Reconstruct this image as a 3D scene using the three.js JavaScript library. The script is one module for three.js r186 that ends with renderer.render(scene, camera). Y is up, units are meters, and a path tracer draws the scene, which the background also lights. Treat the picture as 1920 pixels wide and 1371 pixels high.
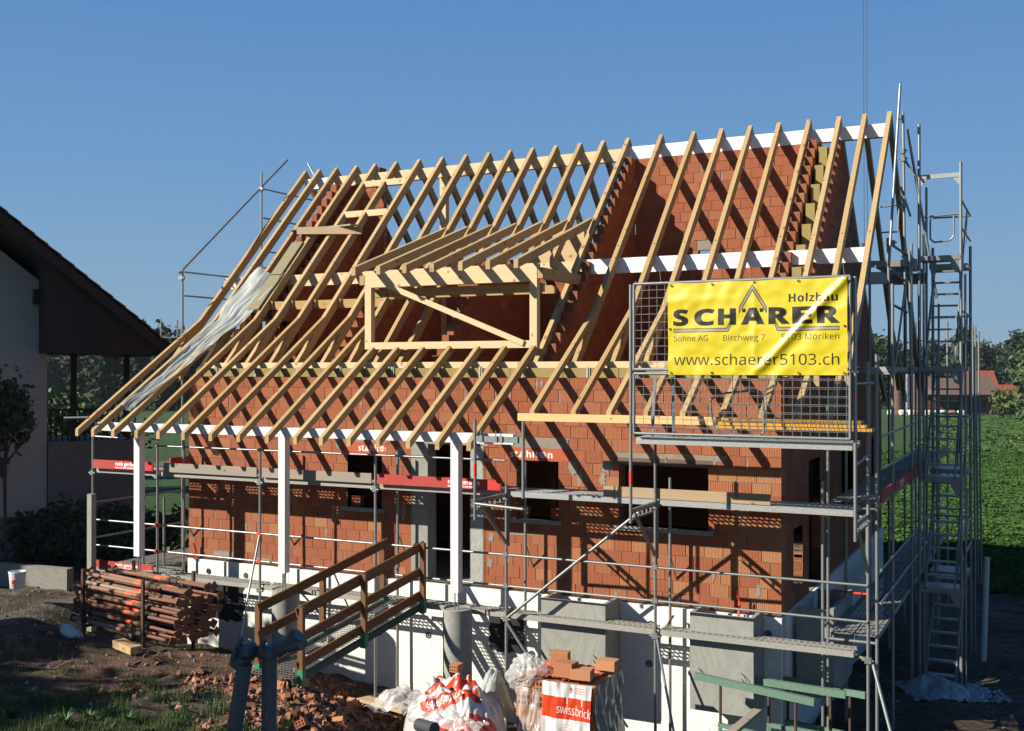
import * as THREE from 'three';
import { mergeGeometries, mergeVertices } from 'three/addons/utils/BufferGeometryUtils.js';
import { RoundedBoxGeometry } from 'three/addons/geometries/RoundedBoxGeometry.js';
import { createNoise2D, createNoise3D } from 'simplex-noise';

// ---------------------------------------------------------------- camera, sky, sun, exposure
const scene = new THREE.Scene();
const PX_F = 2030, PX_CX = 960, PX_HY = 694, YAW = Math.atan(2030 / 4048);
const CAM = new THREE.Vector3(3.70, 3.73, 16.46);
const camera = new THREE.PerspectiveCamera(2 * Math.atan(685.5 / PX_F) * 180 / Math.PI, 1920 / 1371, 0.1, 4000);
camera.position.copy(CAM);
camera.rotation.order = 'YXZ';
camera.rotation.y = YAW;
camera.rotation.x = Math.atan((PX_HY - 685.5) / PX_F);
scene.add(camera);

const EXPOSURE = 1.9;
const renderer = new THREE.WebGLRenderer({ antialias: true });
renderer.toneMapping = THREE.LinearToneMapping;
renderer.toneMappingExposure = EXPOSURE;
renderer.shadowMap.enabled = true;

const SUN = new THREE.Vector3(-1.03, 0.79, 1.0).normalize();
{ // clear morning sky: pale near the horizon, deeper blue above
  const W = 256, H = 128, d = new Float32Array(W * H * 4);
  const stops = [[-90, .03, .03, .025], [-1, .12, .15, .16], [0, .25, .38, .50], [4, .235, .395, .57], [10, .165, .335, .59], [19, .105, .262, .555], [40, .045, .135, .35], [90, .022, .072, .21]];
  for (let j = 0; j < H; j++) {
    const el = ((j + .5) / H - .5) * 180;
    let k = 0; while (k < stops.length - 2 && el > stops[k + 1][0]) k++;
    const a = stops[k], b = stops[k + 1], t = Math.min(1, Math.max(0, (el - a[0]) / (b[0] - a[0])));
    for (let i = 0; i < W; i++) {
      const o = (j * W + i) * 4;
      for (let c = 0; c < 3; c++) d[o + c] = (a[c + 1] + (b[c + 1] - a[c + 1]) * t) / EXPOSURE;
      d[o + 3] = 1;
    }
  }
  const t = new THREE.DataTexture(d, W, H, THREE.RGBAFormat, THREE.FloatType);
  t.mapping = THREE.EquirectangularReflectionMapping; t.magFilter = t.minFilter = THREE.LinearFilter; t.needsUpdate = true;
  scene.background = t; scene.environment = t;
}
const sun = new THREE.DirectionalLight(new THREE.Color(1, .92, .79), 5.0);
sun.position.copy(SUN).multiplyScalar(60).add(new THREE.Vector3(-6, 0, 0)); sun.target.position.set(-6, 0, 0);
sun.castShadow = true; sun.shadow.mapSize.set(4096, 4096);
Object.assign(sun.shadow.camera, { left: -30, right: 30, top: 30, bottom: -30, near: 1, far: 160 });
scene.add(sun, sun.target);
scene.fog = new THREE.FogExp2(new THREE.Color(.62, .72, .84), 0.0001);

// ---------------------------------------------------------------- helpers
let seed = 20240611;
const rnd = () => { seed = (seed * 1664525 + 1013904223) >>> 0; return seed / 4294967296; };
const rr = (a, b) => a + (b - a) * rnd();
const n2 = createNoise2D(rnd), n3 = createNoise3D(rnd);
const V = (x, y, z) => new THREE.Vector3(x, y, z);
const lerp = (a, b, t) => a + (b - a) * t, clamp = (v, a, b) => Math.min(b, Math.max(a, v));
const sstep = (a, b, v) => { const t = clamp((v - a) / (b - a), 0, 1); return t * t * (3 - 2 * t); };
const cY = Math.cos(YAW), sY = Math.sin(YAW);
function ray(px, py) { const X = (px - PX_CX) / PX_F, Y = -(py - PX_HY) / PX_F; return V(cY * X - sY, Y, -(sY * X + cY)); }
const atDepth = (px, py, Z) => ray(px, py).multiplyScalar(Z).add(CAM);                 // a pixel at a known distance
const onZ = (px, py, z) => { const r = ray(px, py); return r.multiplyScalar((z - CAM.z) / r.z).add(CAM); };
const onX = (px, py, x) => { const r = ray(px, py); return r.multiplyScalar((x - CAM.x) / r.x).add(CAM); };
const onY = (px, py, y) => { const r = ray(px, py); return r.multiplyScalar((y - CAM.y) / r.y).add(CAM); };

const used = new Map();
const numbered = (n) => { const k = used.get(n) || 0; used.set(n, k + 1); return k ? n + '_' + String(k).padStart(3, '0') : n; };
function ud(o, label, category, group, kind) {
  if (label) o.userData.label = label; if (category) o.userData.category = category;
  if (group) o.userData.group = group; if (kind) o.userData.kind = kind; return o;
}
function thing(name, label, category, pos, group) {
  const g = new THREE.Group(); g.name = numbered(name); if (pos) g.position.copy(pos); scene.add(g); return ud(g, label, category, group);
}
function meshOf(geos, m) {
  const list = (Array.isArray(geos) ? geos : [geos]).map((g) => (g.index ? g.toNonIndexed() : g));
  const keys = ['position', 'normal', 'uv'];
  const hasC = list.every((g) => g.attributes.color);
  for (const g of list) for (const k of Object.keys(g.attributes)) if (!keys.includes(k) && !(k === 'color' && hasC)) g.deleteAttribute(k);
  const g = list.length > 1 ? mergeGeometries(list) : list[0];
  const o = new THREE.Mesh(g, m); o.castShadow = o.receiveShadow = true; return o;
}
function part(name, geos, m, parent, kind) { const o = meshOf(geos, m); o.name = name; if (kind) o.userData.kind = kind; parent.add(o); return o; }
function solo(name, geos, m, label, category, group, kind) { const o = meshOf(geos, m); o.name = numbered(name); scene.add(o); return ud(o, label, category, group, kind); }
function struct(name, geos, m) { const o = meshOf(geos, m); o.name = name; o.userData.kind = 'structure'; scene.add(o); return o; }

// uv in metres from the dominant axis of each face; long: axis along which the grain runs
function muv(g, long = 'x') {
  g = g.index ? g.toNonIndexed() : g; const p = g.attributes.position, n = g.attributes.normal, uv = new Float32Array(p.count * 2);
  const o1 = rnd() * 7, o2 = rnd() * 7;
  for (let i = 0; i < p.count; i++) {
    const P = { x: p.getX(i), y: p.getY(i), z: p.getZ(i) }, ax = Math.abs(n.getX(i)), ay = Math.abs(n.getY(i)), az = Math.abs(n.getZ(i));
    const dom = ax >= ay && ax >= az ? 'x' : ay >= az ? 'y' : 'z';
    let u, v;
    if (dom === long) { const r = ['x', 'y', 'z'].filter((k) => k !== long); u = P[r[0]]; v = P[r[1]]; }
    else { u = P[long]; v = P[['x', 'y', 'z'].find((k) => k !== long && k !== dom)]; }
    uv[2 * i] = u + o1; uv[2 * i + 1] = v + o2;
  }
  g.setAttribute('uv', new THREE.BufferAttribute(uv, 2)); return g;
}
function bx(x0, x1, y0, y1, z0, z1, long) {
  const g = new THREE.BoxGeometry(Math.abs(x1 - x0), Math.abs(y1 - y0), Math.abs(z1 - z0)); g.translate((x0 + x1) / 2, (y0 + y1) / 2, (z0 + z1) / 2);
  const dx = Math.abs(x1 - x0), dy = Math.abs(y1 - y0), dz = Math.abs(z1 - z0);
  return muv(g, long || (dx >= dy && dx >= dz ? 'x' : dy >= dz ? 'y' : 'z'));
}
function orient(g, p0, p1, up = V(0, 1, 0)) { // local z runs from p0 to p1
  const d = p1.clone().sub(p0), L = d.length(); d.divideScalar(L);
  let x = up.clone().cross(d); if (x.lengthSq() < 1e-6) x = V(1, 0, 0).cross(d); x.normalize(); const y = d.clone().cross(x);
  g.applyMatrix4(new THREE.Matrix4().makeBasis(x, y, d).setPosition(p0.clone().lerp(p1, .5))); return g;
}
const beam = (p0, p1, w, h, up) => orient(muv(new THREE.BoxGeometry(w, h, p0.distanceTo(p1)), 'z'), p0, p1, up);
function tube(p0, p1, r, seg = 10, r2 = r) {
  const L = p0.distanceTo(p1), g = new THREE.CylinderGeometry(r2, r, L, seg); g.rotateX(Math.PI / 2);
  const uv = g.attributes.uv; for (let i = 0; i < uv.count; i++) uv.setXY(i, uv.getX(i) * .3, uv.getY(i) * L);
  return orient(g, p0, p1);
}
function path(pts, r, seg = 24, closed = false, tension = .3) { return new THREE.TubeGeometry(new THREE.CatmullRomCurve3(pts, closed, 'catmullrom', tension), seg, r, 7, closed); }
function prismX(zy, x0, x1, long = 'z') { // polygon of [z,y] pushed along x
  const s = new THREE.Shape(zy.map(([z, y]) => new THREE.Vector2(-z, y)));
  const g = new THREE.ExtrudeGeometry(s, { depth: x1 - x0, bevelEnabled: false }); g.rotateY(Math.PI / 2); g.translate(x0, 0, 0); return muv(g, long);
}
function prismZ(xy, z0, z1, holes = [], long = 'x') {
  const s = new THREE.Shape(xy.map(([x, y]) => new THREE.Vector2(x, y)));
  for (const h of holes) s.holes.push(new THREE.Path(h.map(([x, y]) => new THREE.Vector2(x, y))));
  const g = new THREE.ExtrudeGeometry(s, { depth: z1 - z0, bevelEnabled: false }); g.translate(0, 0, z0); return muv(g, long);
}

// ---------------------------------------------------------------- textures
function dataTex(w, h, fn, srgb = true) {
  const d = new Uint8Array(w * h * 4);
  for (let j = 0; j < h; j++) for (let i = 0; i < w; i++) { const c = fn(i / w, j / h), o = (j * w + i) * 4; for (let k = 0; k < 3; k++) d[o + k] = clamp(c[k] * 255, 0, 255); d[o + 3] = 255; }
  const t = new THREE.DataTexture(d, w, h); t.wrapS = t.wrapT = THREE.RepeatWrapping; t.magFilter = THREE.LinearFilter; t.minFilter = THREE.LinearMipmapLinearFilter; t.generateMipmaps = true;
  if (srgb) t.colorSpace = THREE.SRGBColorSpace; t.needsUpdate = true; return t;
}
const rep = (t, a, b) => { t.repeat.set(a, b); return t; };
// noise that tiles: sampled on a torus of two circles
const torus = (u, v, fu, fv) => { const a = u * 6.2832, b = v * 6.2832; return n3(Math.cos(a) * fu + 3.1 * Math.sin(b) * fv, Math.sin(a) * fu, Math.cos(b) * fv); };
const grey = (v) => [v, v, v];
const woodTex = rep(dataTex(512, 256, (u, v) => {
  const g = torus(u, v, .35, 7) * .5 + torus(u, v, .6, 18) * .35 + torus(u, v, 2.2, 34) * .18;
  let k = .9 + g * .10; let kn = 0;
  for (const [a, b, r] of [[.12, .3, .017], [.37, .72, .022], [.61, .18, .014], [.83, .55, .02], [.52, .44, .012], [.27, .91, .015]]) {
    const q = Math.hypot(u - a, (v - b) * .25); if (q < r) kn = Math.max(kn, 1 - q / r);
  }
  k -= kn * .28; return [k, k * (1 - kn * .18 - g * .03), k * (1 - kn * .3 - g * .07)];
}), 1 / 2.4, 1 / .6);
const fineTex = dataTex(256, 256, (u, v) => grey(.94 + torus(u, v, 9, 9) * .022 + torus(u, v, 2.3, 2.3) * .02 + (rnd() - .5) * .05));
const concreteTex = rep(dataTex(512, 512, (u, v) => { const a = torus(u, v, 1.2, 1.2) * .035 + torus(u, v, 5, 5) * .03 + torus(u, v, 17, 17) * .025 + (rnd() - .5) * .05 - (rnd() > .996 ? .16 : 0); return [.84 + a, .84 + a, .83 + a * .95]; }), .5, .5);
const ribTex = dataTex(256, 128, (u, v) => { // combed face of a clay block: fine vertical ribs
  const s = u * 13 % 1, rib = s < .28 ? .66 : 1; const a = torus(u, v, 3, 2) * .07 + torus(u, v, 9, 3) * .05 + (rnd() - .5) * .07;
  const k = clamp(rib * (.9 + a), 0, 1); return [k, k * (1 + a * .4), k * (1 + a * .5)];
});
const ribBump = dataTex(256, 16, (u) => grey(u * 13 % 1 < .28 ? .2 : .85), false);
const galvTex = rep(dataTex(256, 256, (u, v) => { const a = torus(u, v, 2.5, 2.5) * .05 + torus(u, v, 9, 9) * .05 + (rnd() - .5) * .06 - (torus(u, v, 3.3, 5) > .66 ? .16 : 0); return [.82 + a, .82 + a, .81 + a * .8]; }), 2, 1.4);
const groundTex = rep(dataTex(1024, 1024, (u, v) => {
  const a = torus(u, v, 1.5, 1.5) * .14 + torus(u, v, 6, 6) * .13 + torus(u, v, 22, 22) * .12 + (rnd() - .5) * .16; const b = torus(v, u, 2.2, 2.2);
  return [.74 + a, .72 + a + b * .03, .70 + a - b * .02];
}), .22, .22);
const groundBump = rep(dataTex(512, 512, (u, v) => grey(.5 + torus(u, v, 6, 6) * .2 + torus(u, v, 20, 20) * .18 + (rnd() - .5) * .2), false), .5, .5);
function canvasTex(w, h, draw) {
  const c = document.createElement('canvas'); c.width = w; c.height = h; const x = c.getContext('2d'); draw(x, w, h);
  const t = new THREE.CanvasTexture(c); t.colorSpace = THREE.SRGBColorSpace; t.anisotropy = 8; return t;
}

// ---------------------------------------------------------------- materials (linear base colours)
const C3 = (r, g, b) => new THREE.Color().setRGB(r, g, b);
const mat = (c, o = {}) => new THREE.MeshStandardMaterial({ color: c, roughness: .85, ...o });
const phys = (c, o = {}) => new THREE.MeshPhysicalMaterial({ color: c, roughness: .5, ...o });
const M = {};
M.wood = [C3(.445, .305, .138), C3(.475, .335, .160), C3(.42, .275, .115)].map((c) => mat(c, { map: woodTex, roughness: .75 }));
M.fresh = mat(C3(.64, .50, .285), { map: woodTex, roughness: .72 });
M.amber = mat(C3(.42, .245, .08), { map: woodTex, roughness: .7 });
M.greyPlank = mat(C3(.32, .275, .22), { map: woodTex, roughness: .9 });
M.tanPlank = mat(C3(.42, .30, .18), { map: woodTex, roughness: .85 });
M.brownWood = mat(C3(.15, .060, .017), { map: woodTex, roughness: .6 });
M.formBoard = mat(C3(.60, .31, .04), { map: woodTex, roughness: .5 });
M.paint = mat(C3(.70, .70, .69), { map: rep(fineTex.clone(), .7, .7), roughness: .55 });
M.foilWhite = phys(C3(.70, .71, .72), { roughness: .32, sheen: .2 });
M.brick = [C3(.400, .122, .050), C3(.415, .135, .056), C3(.385, .112, .045), C3(.425, .148, .064), C3(.405, .118, .046), C3(.370, .108, .045)].map((c) => mat(c, { map: ribTex, bumpMap: ribBump, bumpScale: .004, roughness: .9 }));
M.brickPale = [C3(.46, .205, .088), C3(.47, .19, .076), C3(.45, .175, .072)].map((c) => mat(c, { map: ribTex, bumpMap: ribBump, bumpScale: .004, roughness: .9 }));
M.brickMass = mat(0xffffff, { map: ribTex, bumpMap: ribBump, bumpScale: .004, roughness: .9, vertexColors: true });
M.innerBrick = mat(C3(.395, .122, .050), { map: concreteTex });
M.smear = mat(C3(.30, .27, .235), { map: concreteTex });
M.mortar = mat(C3(.30, .245, .19), { map: concreteTex });
M.concrete = mat(C3(.34, .345, .315), { map: concreteTex, roughness: .92 });
M.xps = mat(C3(.74, .75, .69), { map: rep(fineTex.clone(), .4, .4), roughness: .9 });
M.bitumen = mat(C3(.018, .019, .022), { roughness: .45 });
M.wool = mat(C3(.30, .235, .09), { map: rep(fineTex.clone(), 3, 3), bumpMap: rep(fineTex.clone(), 4, 4), bumpScale: .02, roughness: 1 });
M.woolBoard = mat(C3(.235, .21, .125), { map: rep(fineTex.clone(), 3, 3), roughness: 1 });
M.galv = mat(C3(.38, .40, .40), { map: galvTex, roughness: .42, metalness: .55 });
M.deck = mat(C3(.42, .41, .38), { map: galvTex, roughness: .7, metalness: .15 });
M.steelDark = mat(C3(.08, .09, .11), { map: galvTex, roughness: .5, metalness: .5 });
M.alu = mat(C3(.50, .52, .52), { map: galvTex, roughness: .5, metalness: .35 });
M.redBoard = mat(C3(.40, .035, .028), { map: woodTex, roughness: .6 });
M.redPaint = mat(C3(.62, .03, .02), { roughness: .5 });
M.rust = [C3(.30, .14, .09), C3(.36, .19, .12), C3(.25, .11, .068), C3(.42, .30, .22)].map((c) => mat(c, { map: galvTex, roughness: .8, metalness: .15 }));
M.orangeMark = mat(C3(.72, .10, .03), { roughness: .7 });
M.rustDark = mat(C3(.12, .075, .052), { map: galvTex, roughness: .85, metalness: .2 });
M.greenSteel = mat(C3(.20, .34, .25), { map: galvTex, roughness: .6, metalness: .2 });
M.greenPaint = mat(C3(.02, .17, .08), { roughness: .55 });
M.black = mat(C3(.012, .012, .013), { roughness: .6 });
M.orangePipe = phys(C3(.75, .07, .02), { roughness: .35 });
M.film = phys(C3(.82, .83, .82), { roughness: .2, transmission: .72, thickness: 0, side: THREE.DoubleSide });
M.filmDull = phys(C3(.44, .475, .445), { roughness: .6, transmission: .5, thickness: 0, side: THREE.DoubleSide });
M.foil = phys(C3(.88, .88, .87), { roughness: .22, transmission: .78, thickness: 0, side: THREE.DoubleSide });
M.leaf = [C3(.036, .07, .014), C3(.048, .09, .018), C3(.026, .05, .013)].map((c) => phys(c, { roughness: .8, transmission: .25, thickness: 0, side: THREE.DoubleSide }));
M.bark = mat(C3(.09, .065, .045), { map: concreteTex, roughness: 1 });

// ---------------------------------------------------------------- the house under construction
const XR = [-12.97, -12.55, -12.03, -11.44, -10.90, -10.30, -9.66, -9.03, -8.40, -7.80, -7.26, -6.70, -6.13, -5.55, -5.01, -4.44, -3.70, -2.99, -2.40, -1.81, -1.23, -0.64, -0.06, .42, .88];
const RZ = -5.3, RY = 8.69, mainTop = (z) => RY - 1.04 * Math.abs(z - RZ), sprTop = (z) => 2.59 + .67 * (1.75 - z);
const house = thing('brick_house', 'red brick house under construction with an open timber rafter roof', 'house', V(0, 0, 0));

const BL = .3, BH = .2, brickGeo = new Map();
function brickBox(t, h = .19) { const k = t + '|' + h; if (!brickGeo.has(k)) { const g = new THREE.BoxGeometry(.29, h, t); brickGeo.set(k, g.toNonIndexed()); } return brickGeo.get(k); }
// rows: [{y, spans:[[u0,u1]]}] in wall coordinates (u along the wall, z = 0 its face); best(u, v) ranks the bricks that become parts of their own
function masonry(parent, name, o) {
  const core = part(name, prismZ(o.poly, -o.t + .009, -.009, o.holes || []), M.mortar, parent);
  core.position.copy(o.pos); core.rotation.y = o.turn || 0;
  const list = [];
  for (const row of o.rows) {
    const r = Math.round(row.y / BH), off = (((r % 2) + 2) % 2) * .15 + (r % 5) * .02 - .3;
    for (const [a, b] of row.spans) for (let u = Math.floor((a - off) / BL) * BL + off; u < b; u += BL) {
      let u0 = Math.max(u + .005, a), u1 = Math.min(u + .295, b); if (u1 - u0 < .075 && b - a > .2) continue; // short ends join the next brick
      if (u0 - a < .09) u0 = a; if (b - u1 < .09) u1 = b;
      if (rnd() < .05 && u1 - u0 > .25) u1 -= .03;
      list.push({ u: (u0 + u1) / 2, w: u1 - u0, v: row.y + (row.h || BH) / 2, h: row.h || BH });
    }
  }
  list.sort((p, q) => o.best(q.u, q.v) - o.best(p.u, p.v));
  const rest = [];
  list.forEach((q, i) => {
    const pale = rnd() < (o.pale ? o.pale(q.u, q.v) : .02), pal = pale ? M.brickPale : M.brick, m = pal[Math.floor(rnd() * pal.length)];
    const dz = rr(-.003, .003);
    if (i < o.single) {
      const e = new THREE.Mesh(brickBox(o.t), m); e.name = 'brick'; e.position.set(q.u, q.v, -o.t / 2 + dz); e.scale.set(q.w / .29, (q.h - .01) / .19, 1);
      e.rotation.z = rr(-.003, .003); e.castShadow = e.receiveShadow = true; core.add(e);
    } else {
      const g = brickBox(o.t).clone(); g.scale(q.w / .29, (q.h - .01) / .19, 1); g.translate(q.u, q.v, -o.t / 2 + dz);
      const c = new Float32Array(g.attributes.position.count * 3); for (let k = 0; k < c.length; k += 3) { c[k] = m.color.r; c[k + 1] = m.color.g; c[k + 2] = m.color.b; }
      g.setAttribute('color', new THREE.BufferAttribute(c, 3)); rest.push(g);
    }
  });
  if (rest.length) part('brickwork', rest, M.brickMass, core, 'stuff');
  return core;
}
const cutSpan = (spans, a, b) => spans.flatMap(([p, q]) => (b <= p || a >= q ? [[p, q]] : [[p, a], [b, q]].filter(([s, e]) => e - s > .03)));

{ // front wall
  const L = 11.78, ops = [[-7.94, -7.19, 1.22, 2.2], [-6.56, -5.12, 0, 2.42], [-4.47, -3.69, 1.22, 2.2], [-2.62, -1.13, 1.22, 2.2]];
  const lint = [[-8.1, -7.1, 2.2, 2.42], [-4.70, -3.50, 2.2, 2.42], [-2.72, -1.0, 2.2, 2.32]];
  const rows = [];
  for (let r = 0; r < 18; r++) {
    let sp = [[0, L]];
    const y = r * BH; for (const [a, b, c, d] of [...ops, ...lint]) if (y + BH > c + .015 && y < d - .015) sp = cutSpan(sp, a + L, b + L);
    rows.push({ y, spans: sp });
  }
  const hol = ops.filter((q) => q[2] > 0).map(([a, b, c, d]) => [[a + L, c], [a + L, d], [b + L, d], [b + L, c]]);
  const poly = [[.009, 0], [ops[1][0] + L, 0], [ops[1][0] + L, 2.42], [ops[1][1] + L, 2.42], [ops[1][1] + L, 0], [L - .009, 0], [L - .009, 3.595], [.009, 3.595]];
  const fw = masonry(house, 'front_wall', { t: .3, pos: V(-L, 0, 0), poly, holes: hol, rows, single: 300, best: (u, v) => u + (v > 2.6 && u < 6 ? -3 : 0), pale: (u, v) => (v < 2.3 ? .05 + .6 * sstep(9.0, 11.4, u) : .03) });
  // lintels with the maker's lettering
  const ltex = (shift) => canvasTex(768, 160, (x, w, h) => {
    x.fillStyle = '#a75236'; x.fillRect(0, 0, w, h);
    x.fillStyle = 'rgba(70,24,14,.35)'; for (let j = 0; j < h; j += 26) x.fillRect(0, j, w, 3); for (let i = 0; i < w; i += 9) x.fillRect(i, 0, 1.5, h);
    for (let i = 0; i < 900; i++) { x.fillStyle = rnd() < .5 ? 'rgba(220,140,110,.16)' : 'rgba(60,20,10,.16)'; x.fillRect(rnd() * w, rnd() * h, 3, 3); }
    x.fillStyle = '#d9cfc6'; x.font = 'bold 118px sans-serif'; x.textBaseline = 'alphabetic'; let X = shift;
    const put = (t) => { x.fillText(t, X, 122); X += x.measureText(t).width + 4; };
    put('st');
    for (let k = 0; k < 5; k++) x.fillRect(X + 38 - (k + 1) * 8, 44 + k * 17, (k + 1) * 16, 11); X += 88;
    put('hlt');
    for (let k = 0; k < 5; k++) { const yy = 46 + k * 17, hw = Math.sqrt(Math.max(0, 42 * 42 - (yy + 5 - 82) ** 2)); x.fillRect(X + 42 - hw, yy, hw * 2, 10); } X += 92;
    put('n');
  });
  const lm = [[lint[0], 300], [lint[1], 60]];
  for (const [[a, b, c, d], sh] of lm) { const g = new THREE.BoxGeometry(b - a - .01, d - c - .008, .29); g.translate((a + b) / 2 + L, (c + d) / 2, -.146); const e = part('lintel', g, mat(0xffffff, { map: ltex(sh), roughness: .9 }), fw); e.userData.label = 'brick red lintel printed with white maker lettering'; }
  part('lintel', bx(lint[2][0] + L, lint[2][1] + L, 2.205, 2.315, -.29, .004), mat(C3(.16, .10, .075), { map: concreteTex }), fw);  // this lintel is coloured darker to stand for a shadowed recess
  part('lintel', bx(-6.66 + L, -5.02 + L, 2.425, 2.62, -.29, .006), M.concrete, fw);
  // concrete door jambs, wrapped in plastic on the right
  part('door_jamb', bx(-6.56 + L, -6.22 + L, 0, 2.42, -.29, .008), M.concrete, fw);
  part('door_jamb', bx(-5.34 + L, -5.12 + L, 0, 2.42, -.29, .008), M.concrete, fw);
  // grey mortar smeared over joints beside the openings
  const smear = (x, y, w, h, sd) => { const pts = []; for (let k = 0; k < 18; k++) { const a = k / 18 * 6.283, j = 1 + .45 * n2(Math.cos(a) * 1.6 + sd, Math.sin(a) * 1.6 - sd); pts.push([x + L + Math.cos(a) * w * j, y + Math.sin(a) * h * j]); } part('mortar_smear', prismZ(pts, -.002, .0045), M.smear, fw); };
  for (const [x, y, w, h] of [[-3.42, 2.1, .09, .10], [-3.3, 1.95, .05, .12], [-2.82, 2.15, .10, .08], [-2.9, 1.95, .06, .10], [-4.95, .86, .05, .09], [-4.98, .42, .05, .10], [-4.93, 1.15, .04, .08], [-8.15, 2.35, .06, .08], [-6.8, 2.25, .08, .10], [-6.72, 1.2, .05, .16], [-.95, 2.35, .10, .05], [-.55, 1.72, .03, .09], [-10.9, .10, .28, .07], [-9.9, .08, .22, .05], [-4.4, .95, .30, .015], [-1.05, .55, .03, .10], [-.35, .35, .035, .10]]) smear(x, y, w, h, x * 3.1);
  for (let k = 0; k < 26; k++) smear(rr(-11.3, -.3), Math.floor(rr(0, 18)) * .2 + .1, rr(.012, .03), rr(.05, .09), k * 1.7);
  { const g = new THREE.PlaneGeometry(.26, 2.4, 10, 60), p = g.attributes.position; for (let i = 0; i < p.count; i++) p.setZ(i, .012 + .012 * Math.abs(n2(p.getX(i) * 9, p.getY(i) * 3)) + .006 * n2(p.getX(i) * 20, p.getY(i) * 9)); g.computeVertexNormals(); g.translate(-5.22 + L, 1.21, .012); part('plastic_cover', g, M.foil, fw); }
  for (const [a, b] of [[-8.04, -7.12], [-4.55, -3.62], [-2.70, -1.04]]) part('window_sill', bx(a + L, b + L, 1.15, 1.22, -.28, .07), M.concrete, fw);
  for (const [a, b, hh] of [[-4.46, -4.28, .2], [-3.86, -3.7, .2], [-7.9, -7.7, .2]]) { const e = new THREE.Mesh(brickBox(.12), M.brick[2]); e.name = 'brick'; e.position.set((a + b) / 2 + L, 1.22 + hh / 2, -.12); e.scale.set((b - a) / .29, 1, 1); fw.add(e); }
  // insulation strip and metal ties on the wall top, timber wall plate above it
  const ins = []; for (let x = -11.7; x < -.1; x += 1.0) ins.push(bx(x + .006, Math.min(x + .994, -.08), 3.602, 3.765, -.34, -.21 + rr(-.012, .004)));
  for (const g of ins) part('insulation_strip', g, M.wool, house);
  for (let x = -11.3; x < -.3; x += rr(.75, 1.25)) part('wall_tie', [bx(x, x + .03, 3.60, 3.79, -.205, -.195), bx(x + .05, x + .065, 3.61, 3.79, -.204, -.194)], M.alu, house);
  part('wall_plate', bx(-11.72, -.05, 3.766, 3.875, -.50, -.36), M.fresh, house);
}
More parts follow.
